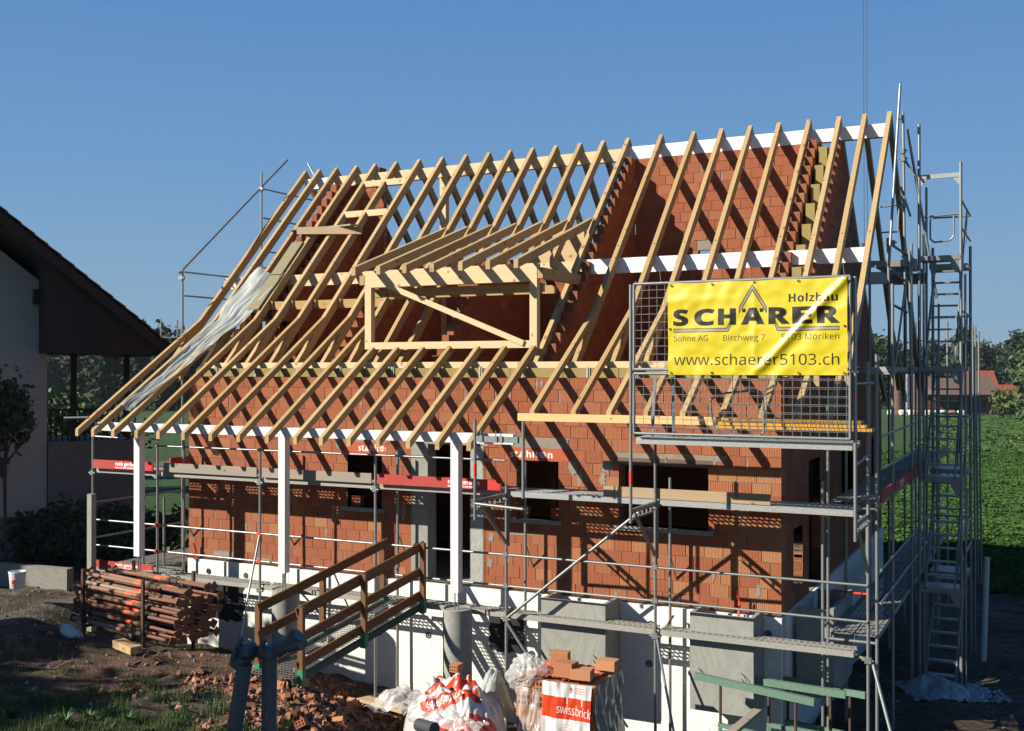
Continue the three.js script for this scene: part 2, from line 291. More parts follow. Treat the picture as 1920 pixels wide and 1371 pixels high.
{ // walls behind: ridge wall, cross walls, gables; stepped under the rafters
  const under = (z) => mainTop(z) - .27;
  const gRows = (z0, z1, y0, lim = 99, gap = .27) => { // u runs from z0 (front) towards the back
    const rows = []; for (let y = y0; y < 8.15; y += BH) {
      const top = Math.min(y + BH, 99), half = (RY - gap - top) / 1.04; if (half < .1 || top > lim) break;
      const a = Math.max(0, z0 - (RZ + half)), b = Math.min(z0 - z1, z0 - (RZ - half)); if (b - a > .12) rows.push({ y, spans: [[a, b]] });
    } return rows;
  };
  const polyOf = (rows) => { const l = [], r = []; for (const q of rows) { const [a, b] = q.spans[0]; l.push([a + .006, q.y], [a + .006, q.y + BH]); r.push([b - .006, q.y], [b - .006, q.y + BH]); } return [...l, ...r.reverse()]; };
  const leaf = (name, x, t, z0, z1, y0, single, best, lim, gap, op) => { const rows = gRows(z0, z1, y0, lim, gap), outline = polyOf(rows); if (op) { const [a, b, c, d] = [z0 - op[0], z0 - op[1], op[2], op[3]]; for (const r of rows) if (r.y + BH > c + .01 && r.y < d - .01) r.spans = cutSpan(r.spans, a, b); return masonry(house, name, { t, pos: V(x, 0, z0), turn: Math.PI / 2, poly: outline, holes: [[[a, c], [a, d], [b, d], [b, c]]], rows, single, best }); } return masonry(house, name, { t, pos: V(x, 0, z0), turn: Math.PI / 2, poly: polyOf(rows), rows, single, best }); };
  const topFirst = (z0) => (u, v) => -Math.abs(v - under(z0 - u)) - (u > 5.3 ? 3 : 0);
  // right gable: outer leaf with two openings, inner leaf, insulation between
  {
    const rows = gRows(-.3, -10.6, 0), ops = [[.55, 1.25, .2, 1.2], [1.75, 2.75, 0, 2.2], [4.9, 6.2, 1.0, 2.2], [8.3, 9.0, 1.2, 2.2]];
    for (const r of rows) for (const [a, b, c, d] of ops) if (r.y + BH > c + .01 && r.y < d - .01) r.spans = cutSpan(r.spans, a, b);
    const p = polyOf(gRows(-.3, -10.6, 0)), hol = ops.filter((q) => q[2] > 0).map(([a, b, c, d]) => [[a, c], [a, d], [b, d], [b, c]]);
    const px = [[1.75, 0], [1.75, 2.2], [2.75, 2.2], [2.75, 0]]; const i0 = 0; // door notch at the foot
    p.splice(i0, 0, ...px.reverse());
    masonry(house, 'gable_wall', { t: .15, pos: V(0, 0, -.3), turn: Math.PI / 2, poly: p, holes: hol, rows, single: 120, best: topFirst(-.3) });
  }
  leaf('gable_wall', -.42, .15, -.45, -10.5, 2.8, 110, topFirst(-.45), 99, .10);
  leaf('gable_wall', -11.72, .15, -.3, -10.6, 0, 90, topFirst(-.3), 99, .05, [-1.9, -2.75, 3.8, 4.8]);
  leaf('gable_wall', -11.22, .15, -.45, -10.5, 2.8, 90, topFirst(-.45), 99, .30, [-1.9, -2.75, 3.8, 4.8]);
  leaf('gable_wall', -11.50, .14, -.45, -10.5, 2.8, 60, topFirst(-.45), 99, .10, [-1.9, -2.75, 3.8, 4.8]);
  leaf('cross_wall', -8.98, .15, -.45, -5.2, 2.8, 30, topFirst(-.45), 6.2);
  leaf('cross_wall', -6.62, .15, -.45, -5.2, 2.8, 30, topFirst(-.45), 6.0);
  leaf('cross_wall', -4.23, .15, -.45, -5.2, 2.8, 150, topFirst(-.45), 99, .12);
  // insulation in the cavities, stepping up under the right gable rafters, boards down the left one
  for (let y = 3.0; y < 8.0; y += .42) for (const [x0, x1] of [[-.36, -.20]]) { const z = RZ + (RY - .12 - y - .42) / 1.04 - rr(0, .10); part('cavity_insulation', bx(x0, x1, y, y + .41, z - 1.2, z), M.wool, house); }
  for (let k = 0; k < 5; k++) {
    const z0 = -1.75 - k * .78, z1 = z0 - .76, yy = (z) => mainTop(z) - .055; if (k > 1) break;
    part('insulation_board', beam(V(-11.62, yy(z0) + .05, z0), V(-11.62, yy(z1) + .05, z1), .30, .10), M.woolBoard, house);
  }
  // ridge wall: tall on the right, low in the middle, tall stub on the left
  const tall = []; for (let y = 2.8; y < 8.1; y += BH) { let sp = [[0, 3.64]]; if (y > 5.7 && y < 6.25) sp = cutSpan(sp, 1.36, 1.66); tall.push({ y, spans: sp }); }
  masonry(house, 'ridge_wall', { t: .15, pos: V(-4.23, 0, -5.2), poly: [[0, 2.8], [3.64, 2.8], [3.64, 8.2], [0, 8.2]], holes: [[[1.36, 5.8], [1.36, 6.2], [1.66, 6.2], [1.66, 5.8]]], rows: tall, single: 230, best: (u, v) => v - (v < 4.6 ? 4 : 0), pale: () => .01 });
  const low = []; for (let y = 2.8; y < 6.1; y += BH) low.push({ y, spans: [[0, 6.6]] });
  masonry(house, 'ridge_wall', { t: .15, pos: V(-11.2, 0, -5.2), poly: [[0, 2.8], [6.6, 2.8], [6.6, 6.2], [0, 6.2]], rows: low, single: 20, best: (u, v) => v });
  const stub = []; for (let y = 6.2; y < 8.1; y += BH) stub.push({ y, spans: [[0, .62]] });
  masonry(house, 'ridge_wall', { t: .15, pos: V(-11.2, 0, -5.2), poly: [[0, 6.2], [.62, 6.2], [.62, 8.2], [0, 8.2]], rows: stub, single: 30, best: (u, v) => v });
  const back = []; for (let r = 0; r < 18; r++) back.push({ y: r * BH, spans: [[0, 11.5]] });
  masonry(house, 'back_wall', { t: .15, pos: V(-11.64, 0, -10.45), poly: [[0, 0], [11.5, 0], [11.5, 3.6], [0, 3.6]], rows: back, single: 0, best: () => 0 });
  { // chimney stub
    const g = []; for (let k = 0; k < 12; k++) g.push([7.0 + k * .145]);
    for (const [y] of g) for (const [dx, dz] of [[0, 0], [.15, .0]]) { const e = new THREE.Mesh(brickBox(.29, .14), M.brick[Math.floor(rnd() * 6)]); e.name = 'chimney_brick'; e.position.set(-11.18 + dx * .98, y, -5.75 - dz); e.scale.x = .48; e.castShadow = true; house.add(e); }
  }
  // slabs
  part('floor_slab', bx(-11.78, 0, -.22, -.004, -10.6, .0), M.concrete, house);
  part('attic_slab', bx(-11.62, -.56, 2.62, 2.8, -10.4, -.31), M.concrete, house);
  for (const x of [-8.9, -6.75, -4.6, -3.2]) part('inner_wall', bx(x - .1, x, 0, 2.61, -10.4, -1.9), M.innerBrick, house);
  part('inner_wall', bx(-11.5, -.2, 0, 2.61, -4.4, -4.3), M.innerBrick, house);
  part('mortar_bed', bx(-11.79, .01, -.003, .012, -.2, .03), M.mortar, house);
  part('plywood_panel', bx(-6.4, -5.15, 5.75, 6.75, -4.6, -4.58), mat(C3(.55, .40, .22), { map: woodTex }), house);
}
{ // roof timbers
  const wr = () => M.wood[Math.floor(rnd() * 3)];
  XR.forEach((x, i) => {
    const w = .085;
    const cut = i >= 11 && i <= 14 ? -2.62 : -.52; // stopped at the dormer
    part('rafter', prismX([[RZ - .001, RY], [cut, mainTop(cut)], [cut, mainTop(cut) - .24], [RZ - .001, RY - .24]], x - w / 2, x + w / 2), wr(), house);
    part('rafter', prismX([[RZ - .003, RY], [RZ - .003, RY - .24], [-10.3, mainTop(-10.3) - .24], [-10.3, mainTop(-10.3)]], x - w / 2, x + w / 2), wr(), house);
    const ze = i <= 15 ? 1.73 : 1.0, dorm = i >= 9 && i <= 15;
    const poly = dorm ? [[ze, sprTop(ze)], [-.72, sprTop(-.72)], [-.78, sprTop(-.78) - .17], [ze, sprTop(ze) - .13]] : [[ze, sprTop(ze)], [-1.58, 4.82], [-1.23, 4.457], [ze, sprTop(ze) - .13]];
    part('sprocket_rafter', prismX(poly, x - .04, x + .04), wr(), house);
    // the same at the back eave
    const bz = (z) => 2 * RZ - z, pb = [[1.0, sprTop(1.0)], [-1.58, 4.82], [-1.19, 4.415], [1.0, sprTop(1.0) - .15]].map(([z, y]) => [bz(z), y]).reverse();
    part('sprocket_rafter', prismX(pb, x - .04, x + .04), wr(), house);
    // nails heads as small dark dowels where rafters cross the purlin
    part('rafter_nail', new THREE.CylinderGeometry(.010, .010, .02, 6).rotateX(.8).translate(x, mainTop(-2.8) + .0, -2.8), M.steelDark, house);
  });
  const pz = (name, x0, x1, y0, y1, z, m, d = .07) => part(name, bx(x0, x1, y0, y1, z - d, z + d), m, house);
  pz('ridge_beam', -12.0, -4.43, 8.2, 8.455, RZ, M.fresh); pz('ridge_beam', -12.93, -12.0, 8.2, 8.455, RZ, M.paint); pz('ridge_beam', -.62, .82, 8.2, 8.455, RZ, M.paint);
  pz('purlin', -12.0, -4.43, 5.575, 5.83, -2.8, M.fresh); pz('purlin', -13.28, -12.0, 5.575, 5.83, -2.8, M.paint); pz('purlin', -.62, .84, 5.575, 5.83, -2.8, M.paint);
  pz('purlin', -13.28, .84, 5.575, 5.83, 2 * RZ + 2.8, M.paint);
  pz('wall_plate', -11.72, -.05, 3.77, 3.89, -10.4, M.fresh);
  // foil-wrapped lengths: a box with slack folds
  const wrap = (x0, x1, y0, y1, z, d) => {
    const n = 60, m = 6, g = new THREE.PlaneGeometry(x1 - x0, y1 - y0 + .03, n, m), p = g.attributes.position;
    for (let i = 0; i < p.count; i++) { const x = p.getX(i), y = p.getY(i); p.setZ(i, .012 + .010 * n2(x * 2.2 + y * 3, y * 6 + z) + .006 * n2(x * 9, y * 5)); }
    g.computeVertexNormals(); g.translate((x0 + x1) / 2, (y0 + y1) / 2, z + d + .004); return [g, bx(x0, x1, y0, y1, z - d - .002, z + d + .001)];
  };
  part('foil_wrapped_beam', wrap(-4.43, -.62, 8.2, 8.455, RZ, .07), M.foilWhite, house);
  part('foil_wrapped_beam', wrap(-4.43, -.62, 5.575, 5.83, -2.8, .07), M.foilWhite, house);
  part('ridge_post', bx(-9.02, -8.86, 2.8, 8.2, RZ - .03, RZ + .13 - .001), M.fresh, house);
  part('trimmer', bx(-11.5, -8.44, 5.02, 5.2, -2.2, -2.05), M.amber, house);
  for (const x of XR.slice(3, 9)) part('trimmer_block', bx(x + .045, x + .12, 5.03, 5.21, -2.05, -2.01), M.amber, house);
  part('trimmer', bx(-10.86, -9.70, mainTop(-4.84) - .17, mainTop(-4.84) - .03, -4.92, -4.78), M.fresh, house);
  part('trimmer', bx(-10.86, -9.70, mainTop(-4.05) - .17, mainTop(-4.05) - .03, -4.13, -3.99), M.fresh, house);
  // eave board of the short side and its yellow formwork panels
  part('fascia_board', bx(-3.93, 1.0, 2.925, 3.045, 1.003, 1.05), mat(C3(.74, .50, .22), { map: woodTex }), house);
}
{ // dormer
  const z = -.6, d = part('dormer_frame', bx(-7.97, -4.37, 5.285, 5.60, z - .14, z), M.fresh, house);
  part('sill', bx(-7.97, -4.37, 4.12, 4.25, z - .12, z + .003), M.fresh, d);
  part('post', bx(-7.97, -7.83, 4.25, 5.285, z - .13, z + .002), M.fresh, d);
  part('post', bx(-4.51, -4.37, 4.25, 5.285, z - .13, z + .002), M.fresh, d);
  part('brace', beam(V(-7.42, 5.30, z + .022), V(-4.62, 4.20, z + .022), .03, .10), M.fresh, d);
  part('cheek_beam', bx(-8.10, -7.99, 5.34, 5.52, -2.4, z - .01), M.amber, d); part('cheek_beam', bx(-4.36, -4.26, 5.33, 5.52, -2.3, z - .005), M.wood[2], d);
  for (let i = 9; i <= 15; i++) { // flat rafters running up to the main ones
    const x = XR[i] + (i === 15 ? -.03 : 0), k = .335, top = (q) => 5.62 - k * q, zt = -3.33;
    part('dormer_rafter', prismX([[.02, top(.02)], [zt, top(zt)], [-3.05, top(-3.05) - .165], [.02, top(.02) - .15]], x - .045, x + .041), M.wood[i % 3], d);
  }
  for (const zz of [-.95, -1.45]) part('ceiling_joist', bx(-7.95, -4.4, 5.12, 5.27, zz - .05, zz + .05), M.wood[2], d);
}
{ // porch: white beam on three white posts that stop above round concrete columns
  part('porch_beam', bx(-12.92, -3.86, 2.565, 2.725, 1.22, 1.35), M.paint, house);
  const cols = [[-11.81, .21], [-8.38, .18], [-4.91, .16]];
  for (const [x, y] of cols) {
    part('porch_post', bx(x - .07, x + .07, y, 2.564, 1.215, 1.355), M.paint, house);
    part('post_anchor', [tube(V(x - .03, -.12, 1.28), V(x - .03, y, 1.28), .012, 6), tube(V(x + .03, -.12, 1.28), V(x + .03, y, 1.28), .012, 6)], M.galv, house);
    const g = new THREE.CylinderGeometry(.235, .235, 2.2, 40); g.translate(x, -1.22, 1.25); part('concrete_column', g, M.concrete, house);
    const c = new THREE.TorusGeometry(.226, .012, 6, 40); c.rotateX(Math.PI / 2); c.translate(x, -.115, 1.25); part('column_rim', c, M.concrete, house);
  }
}
{ // foundation: white insulation boards, concrete light wells, bitumen, plastic fixings
  part('foundation_wall', bx(-11.75, -.03, -3.2, -.23, -10.55, -.02), M.concrete, house);
  for (let r = 0; r < 4; r++) for (let x = -11.74 + (r % 2 ? -.6 : 0); x < 0; x += 1.25) {
    const a = Math.max(x, -11.74), b = Math.min(x + 1.246, .02); if (b - a < .05) continue; const y1 = -.012 - r * .604;
    part('insulation_board', bx(a, b, y1 - .60, y1, -.015, .075 + rr(-.004, .004)), M.xps, house);
  }
  for (let r = 0; r < 4; r++) for (let z = -.1; z > -10.4; z -= 1.25) { const y1 = -.012 - r * .604; part('insulation_board', bx(-.025, .05 + rr(-.003, .003), y1 - .60, y1, Math.max(z - 1.246, -10.5), z), M.xps, house); }
  const well = (x0, x1, y0, y1, dep) => {
    const w = part('light_well', [bx(x0, x1, y0, y1, dep - .06, dep), bx(x0, x0 + .06, y0, y1, .085, dep - .06), bx(x1 - .06, x1, y0, y1, .085, dep - .06), bx(x0 + .06, x1 - .06, y0, y0 + .05, .085, dep - .06)], M.concrete, house);
    for (const t of [.16, .84]) { const cx = lerp(x0, x1, t), cy = lerp(y0, y1, .38); part('lifting_loop', path([V(cx - .03, cy + .08, dep), V(cx + .02, cy + .05, dep + .03), V(cx + .06, cy - .02, dep + .04), V(cx + .04, cy - .06, dep + .03), V(cx - .03, cy, dep)], .006, 20), M.rustDark, w); }
    return w;
  };
  well(-3.66, -2.56, -1.35, .08, .74); well(-1.2, -.24, -1.35, .10, .74);
  part('light_well', [bx(.12, .62, -1.3, .06, -.55, -.49), bx(.62, .68, -1.3, .08, -2.2, -.49), bx(.12, .62, -1.3, .04, -2.2, -2.14)], M.concrete, house);
  const fixing = (x, y, zf = .083) => { const g = [new THREE.TorusGeometry(.048, .009, 5, 20), new THREE.CylinderGeometry(.014, .014, .012, 10).rotateX(Math.PI / 2)]; for (let k = 0; k < 3; k++) g.push(new THREE.BoxGeometry(.09, .008, .008).rotateZ(k * 1.047)); g.forEach((q) => q.translate(x, y, zf)); part('insulation_fixing', g, M.black, house); };
  for (const [px, py] of [[1220, 1170], [1440, 1189], [997, 1226], [803, 1191], [1217, 1244], [1296, 1262], [711, 1186], [391, 1071], [461, 1079], [1152, 1162], [1296, 1176]]) { const q = onZ(px, py, .083); fixing(q.x, q.y); }
  const patch = (x0, x1, y0, y1, sd) => { const pts = []; for (let k = 0; k < 46; k++) { const a = k / 46 * 6.283, m = 1 / Math.max(Math.abs(Math.cos(a)), Math.abs(Math.sin(a))); const j = 1 + .10 * n2(Math.cos(a) * 3 + sd, Math.sin(a) * 3); pts.push([lerp(x0, x1, .5 + .5 * Math.cos(a) * m * j), lerp(y0, y1, .5 + .5 * Math.sin(a) * m * j)]); } part('bitumen_coating', prismZ(pts, .0805, .0835), M.bitumen, house); };
  patch(-4.95, -4.25, -1.05, -.36, 3); patch(-11.6, -10.3, -1.15, -.32, 9);
  for (const [x, z, h] of [[-.62, .16, .36], [-.60, .19, .30], [-11.55, .1, .3], [-11.5, .12, .22]]) part('conduit', path([V(x, -.02, z), V(x + .01, h * .6, z - .03), V(x - .02, h, z + .01)], .014, 12), M.orangePipe, house);
  part('conduit', path([V(.55, .22, -1.3), V(.9, .28, -.9), V(1.2, .36, -.5)], .016, 12), M.orangePipe, house);
}

// ---------------------------------------------------------------- scaffolding
const TR = .0242;
function plank(x0, x1, z0, z1, y, alongZ = false) { // perforated steel deck
  const g = [], A = alongZ ? z0 : x0, B = alongZ ? z1 : x1, P = alongZ ? x0 : z0, Q = alongZ ? x1 : z1;
  const put = (a0, a1, p0, p1, b0, b1) => g.push(alongZ ? bx(p0, p1, b0, b1, a0, a1) : bx(a0, a1, b0, b1, p0, p1));
  const n = Math.max(2, Math.round((Q - P) / .072)), m = Math.round((B - A) / .088);
  for (let i = 0; i <= n; i++) { const c = lerp(P + .012, Q - .012, i / n); put(A, B, c - .0125, c + .0125, y - .004, y); }
  for (let i = 0; i <= m; i++) { const c = lerp(A + .02, B - .02, i / m); put(c - .014, c + .014, P + .003, Q - .003, y - .009, y - .0045); }
  put(A + .001, B - .001, P, P + .004, y - .085, y - .001); put(A + .001, B - .001, Q - .004, Q, y - .085, y - .001);
  return g;
}
const tagTex = canvasTex(1024, 160, (x, w, h) => {
  x.fillStyle = '#b3241f'; x.fillRect(0, 0, w, h);
  for (let i = 0; i < 500; i++) { x.fillStyle = 'rgba(60,5,5,.13)'; x.fillRect(rnd() * w, rnd() * h, 8 + rnd() * 40, 1.5); }
  x.fillStyle = '#efe9e6'; x.font = 'bold 100px sans-serif'; x.textBaseline = 'alphabetic';
  x.save(); x.scale(1.05, 1); x.fillText('roth gerüste', 20, 88); x.restore(); x.font = 'bold 46px sans-serif'; x.fillText('wenn schönes entsteht', 24, 142);
});
M.tag = mat(0xffffff, { map: tagTex, roughness: .6 });
function toeText(p0, p1, h, parent) { // printed face of a toe board, from p0 to p1 along its foot
  const L = p0.distanceTo(p1), g = new THREE.BoxGeometry(L, h, .004), d = p1.clone().sub(p0).normalize();
  g.applyMatrix4(new THREE.Matrix4().makeBasis(d, V(0, 1, 0), d.clone().cross(V(0, 1, 0))).setPosition(p0.clone().lerp(p1, .5).add(V(0, h / 2, 0))));
  return part('printed_panel', g, M.tag, parent);
}
function coupler(p, parent) { part('coupler', [bx(p.x - .045, p.x + .045, p.y - .04, p.y + .04, p.z - .045, p.z + .045), tube(p.clone().add(V(-.08, 0, .03)), p.clone().add(V(.08, 0, .03)), .012, 6)], M.galv, parent); }
const groundAt = (x, z) => { // terrain: a trench along the house, higher waste ground on the left, field beyond
  const left = sstep(-3.5, -7.5, x), t = sstep(lerp(2.4, .9, left), lerp(5.6, 3.0, left), z);
  let y = lerp(lerp(-2.25, -1.72, sstep(-3, -11.5, x)), lerp(-1.6, -.92, left), t);
  y = lerp(y, -.95, sstep(-12.4, -14.5, x) * (1 - .0 * z));
  y = lerp(y, -1.9, sstep(-.2, 1.2, x) * sstep(4, 1, z));
  const far = Math.max(sstep(-13, -20, z), sstep(5.0, 11, x) * sstep(4, -2, z), sstep(-18, -25, x));
  y = lerp(y, -1.32, far);
  y = lerp(y, -.9, sstep(8, 12, z));
  const near = 1 - sstep(20, 40, Math.hypot(x + 5, z));
  return y + near * (.07 * n2(x * .55, z * .55) + .045 * n2(x * 1.7, z * 1.7) + .022 * n2(x * 4.3, z * 4.3)) * (1 - .5 * far);
};
{
  const S = thing('facade_scaffold', 'galvanized steel scaffold with perforated decks along the brick front wall', 'scaffold', V(0, 0, 0));
  const XS = [-13.40, -11.68, -9.19, -6.69, -4.18, -1.67, 1.40], zo = .95, zi = .25;
  const std = (x, z, y0, y1, m = M.galv) => part('standard', tube(V(x, y0, z), V(x, y1, z), TR), m, S);
  const rail = (a, b, m = M.galv, r = .019) => part('guard_rail', tube(a, b, r, 8), m, S);
  const tops = [2.6, 2.32, 2.32, 2.32, 1.9, 2.75, 3.85];
  XS.forEach((x, i) => {
    const b = groundAt(x, zo); std(x, zo, b, tops[i]); part('base_plate', bx(x - .075, x + .075, b - .01, b + .012, zo - .075, zo + .075), M.galv, S);
    const xi = i === 6 ? .66 : x; if (i > 0) { std(xi, zi, groundAt(xi, zi), i === 6 ? 2.1 : [0, 2.35, 2.3, 2.3, 2.2, 2.05][i] || 2, M.galv); }
    for (const y of [-.26, 1.69]) { part('transom', tube(V(xi, y, zi), V(x, y, zo), TR, 8), M.galv, S); coupler(V(x, y, zo), S); }
    if (i > 0 && i < 6) rail(V(x, .85, zi), V(x + .02, .42, .0), M.galv, .014);
  });
  for (let i = 0; i < 6; i++) {
    const a = XS[i] + .04, b = XS[i + 1] - .04;
    for (const y of [-.17, 1.78]) for (const [z0, z1] of [[zi + .02, zi + .33], [zi + .36, zo - .03]]) if (y > 0 || z1 > .6 || i < 1) part('deck', plank(i === 0 ? a : a, i === 5 ? 1.2 : b, z0, z1, y), y > 0 && i > 3 ? M.alu : M.deck, S);
    for (const y of [.77, .27]) { rail(V(XS[i], y, zo + .035), V(XS[i + 1], y, zo + .035)); part('rail_clip', bx(XS[i] - .03, XS[i] + .05, y - .03, y + .03, zo + .01, zo + .06), i < 3 ? M.redPaint : M.galv, S); }
    if (i > 0 && i < 4) rail(V(XS[i], 2.28, zo + .035), V(XS[i + 1], 2.28, zo + .035), M.galv);
  }
  rail(V(-13.4, 2.42, zo + .03), V(-12.5, 2.40, zo + .03));
  // toe boards: red ones with print, weathered timber between
  const toe = (x0, x1, y, z, m, h = .15) => part('toe_board', bx(x0, x1, y, y + h, z, z + .028), m, S);
  toe(-13.34, -11.75, 1.79, zo + .03, M.redBoard, .17); toeText(V(-12.75, 1.795, zo + .061), V(-11.77, 1.795, zo + .061), .155, S);
  toe(-13.34, -11.75, -.16, zo + .03, M.redBoard, .14); toeText(V(-12.75, -.155, zo + .061), V(-11.77, -.155, zo + .061), .13, S);
  toe(-11.5, -9.25, 1.79, zo + .0, M.greyPlank, .17); toe(-9.12, -6.76, 1.79, zo + .0, M.greyPlank, .17);
  toe(-6.62, -4.25, 1.79, zo + .03, M.redBoard, .17); toeText(V(-5.25, 1.795, zo + .061), V(-4.27, 1.795, zo + .061), .155, S);
  toe(-2.52, .05, 1.79, zo - .06, M.tanPlank, .155);
  // diagonals and the cantilever frames that carry the banner bay
  part('diagonal_brace', tube(V(-4.12, -.22, zo + .07), V(-1.72, 1.74, zo + .07), TR), M.galv, S);
  part('diagonal_brace', tube(V(-4.14, -.30, zo + .07), V(-3.42, -1.25, zo + .06), TR), M.galv, S);
  part('diagonal_brace', tube(V(-1.62, -.3, zo + .06), V(-1.1, -2.1, zo + .5), .019), M.galv, S);
  part('diagonal_brace', tube(V(1.46, -.3, zo), V(2.05, -2.05, 1.6), TR), M.galv, S);
  part('raking_prop', tube(V(-9.16, .74, zo + .05), onY(446, 1219, -1.05), .019), M.galv, S);
  part('diagonal_brace', tube(V(-1.60, -.28, zo + .02), V(-1.62, -.1, zi), .019), M.rust[0], S);
  const zc = 2.0;
  for (const [x, y0, y1] of [[-4.18, 1.45, 2.98], [-1.67, 1.56, 4.94], [1.40, 1.52, 4.94]]) {
    part('standard', tube(V(x, y0, zc), V(x, y1, zc), TR), M.galv, S);
    part('bracket', [bx(x - .02, x + .02, 1.70, 1.76, zo, zc), bx(x - .015, x + .015, 1.60, 1.63, zo + .1, zc - .05), ...[0, 1, 2, 3, 4].map((k) => bx(x - .012, x + .012, 1.62, 1.71, zo + .2 + k * .17, zo + .225 + k * .17)), beam(V(x, .95, zo), V(x, 1.68, zc - .15), .035, .05)], M.galv, S);
    part('red_sleeve', tube(V(x, x > 0 ? 3.35 : 2.12, zc), V(x, x > 0 ? 3.37 : 2.30, zc), TR + .003), M.redPaint, S);
    part('upright_channel', bx(x - .035, x + .035, .9, 1.66, zo - .05, zo - .03), M.alu, S);
  }
  { const b = onZ(981, 790, zc), e = onZ(981, 935, zc); part('standard', tube(V(b.x, e.y, zc), b, TR), M.galv, S); part('transom', [bx(-4.17, b.x, 2.64, 2.73, zc - .02, zc + .01)], M.galv, S);
    for (const t of [.13, .44, .55, .87]) part('hook', [bx(lerp(-4.17, b.x, t) - .025, lerp(-4.17, b.x, t) + .025, 2.63, 2.74, zc + .012, zc + .03), tube(V(lerp(-4.17, b.x, t), 2.7, zc + .02), V(lerp(-4.17, b.x, t), 2.82, zc + .02), .009, 6)], M.galv, S);
    rail(V(-4.18, 1.70, zc), V(b.x, 1.66, zc), M.galv, TR); }
  part('standard', tube(V(-1.67, 1.9, zo), V(-1.67, 2.75, zo), TR), M.galv, S);
  for (const [z0, z1] of [[zc - .66, zc - .36], [zc - .33, zc - .03]]) part('deck', plank(-1.62, 1.36, z0, z1, 2.78), M.alu, S);
  part('ledger', bx(-1.60, 1.36, 2.69, 2.75, zc - .025, zc - .005), M.alu, S);
  for (const [x, l] of [[-1.42, .0], [-1.1, .06]]) part('folded_ladder', beam(V(x, 2.8, zc - .2), V(x - .06 - l, 3.62, zc - .5), .04, .06), M.galv, S);
  part('guard_frame', path([V(-.55, 2.9, zc - .35), V(-.62, 3.3, zc - .35), V(-.45, 3.40, zc - .35), V(.05, 3.45, zc - .35), V(.12, 3.35, zc - .35), V(.12, 2.85, zc - .35), V(-.4, 2.84, zc - .35)], .016, 40, true, .2), M.galv, S);
  // corner uprights beside the banner
  part('standard', tube(V(1.47, -2.0, .62), V(1.47, 3.95, .62), TR), M.galv, S);
  rail(V(1.40, 2.55, zo), V(1.40, 2.5, zc)); rail(V(1.4, 3.55, zc), V(1.44, 3.55, .62));
}
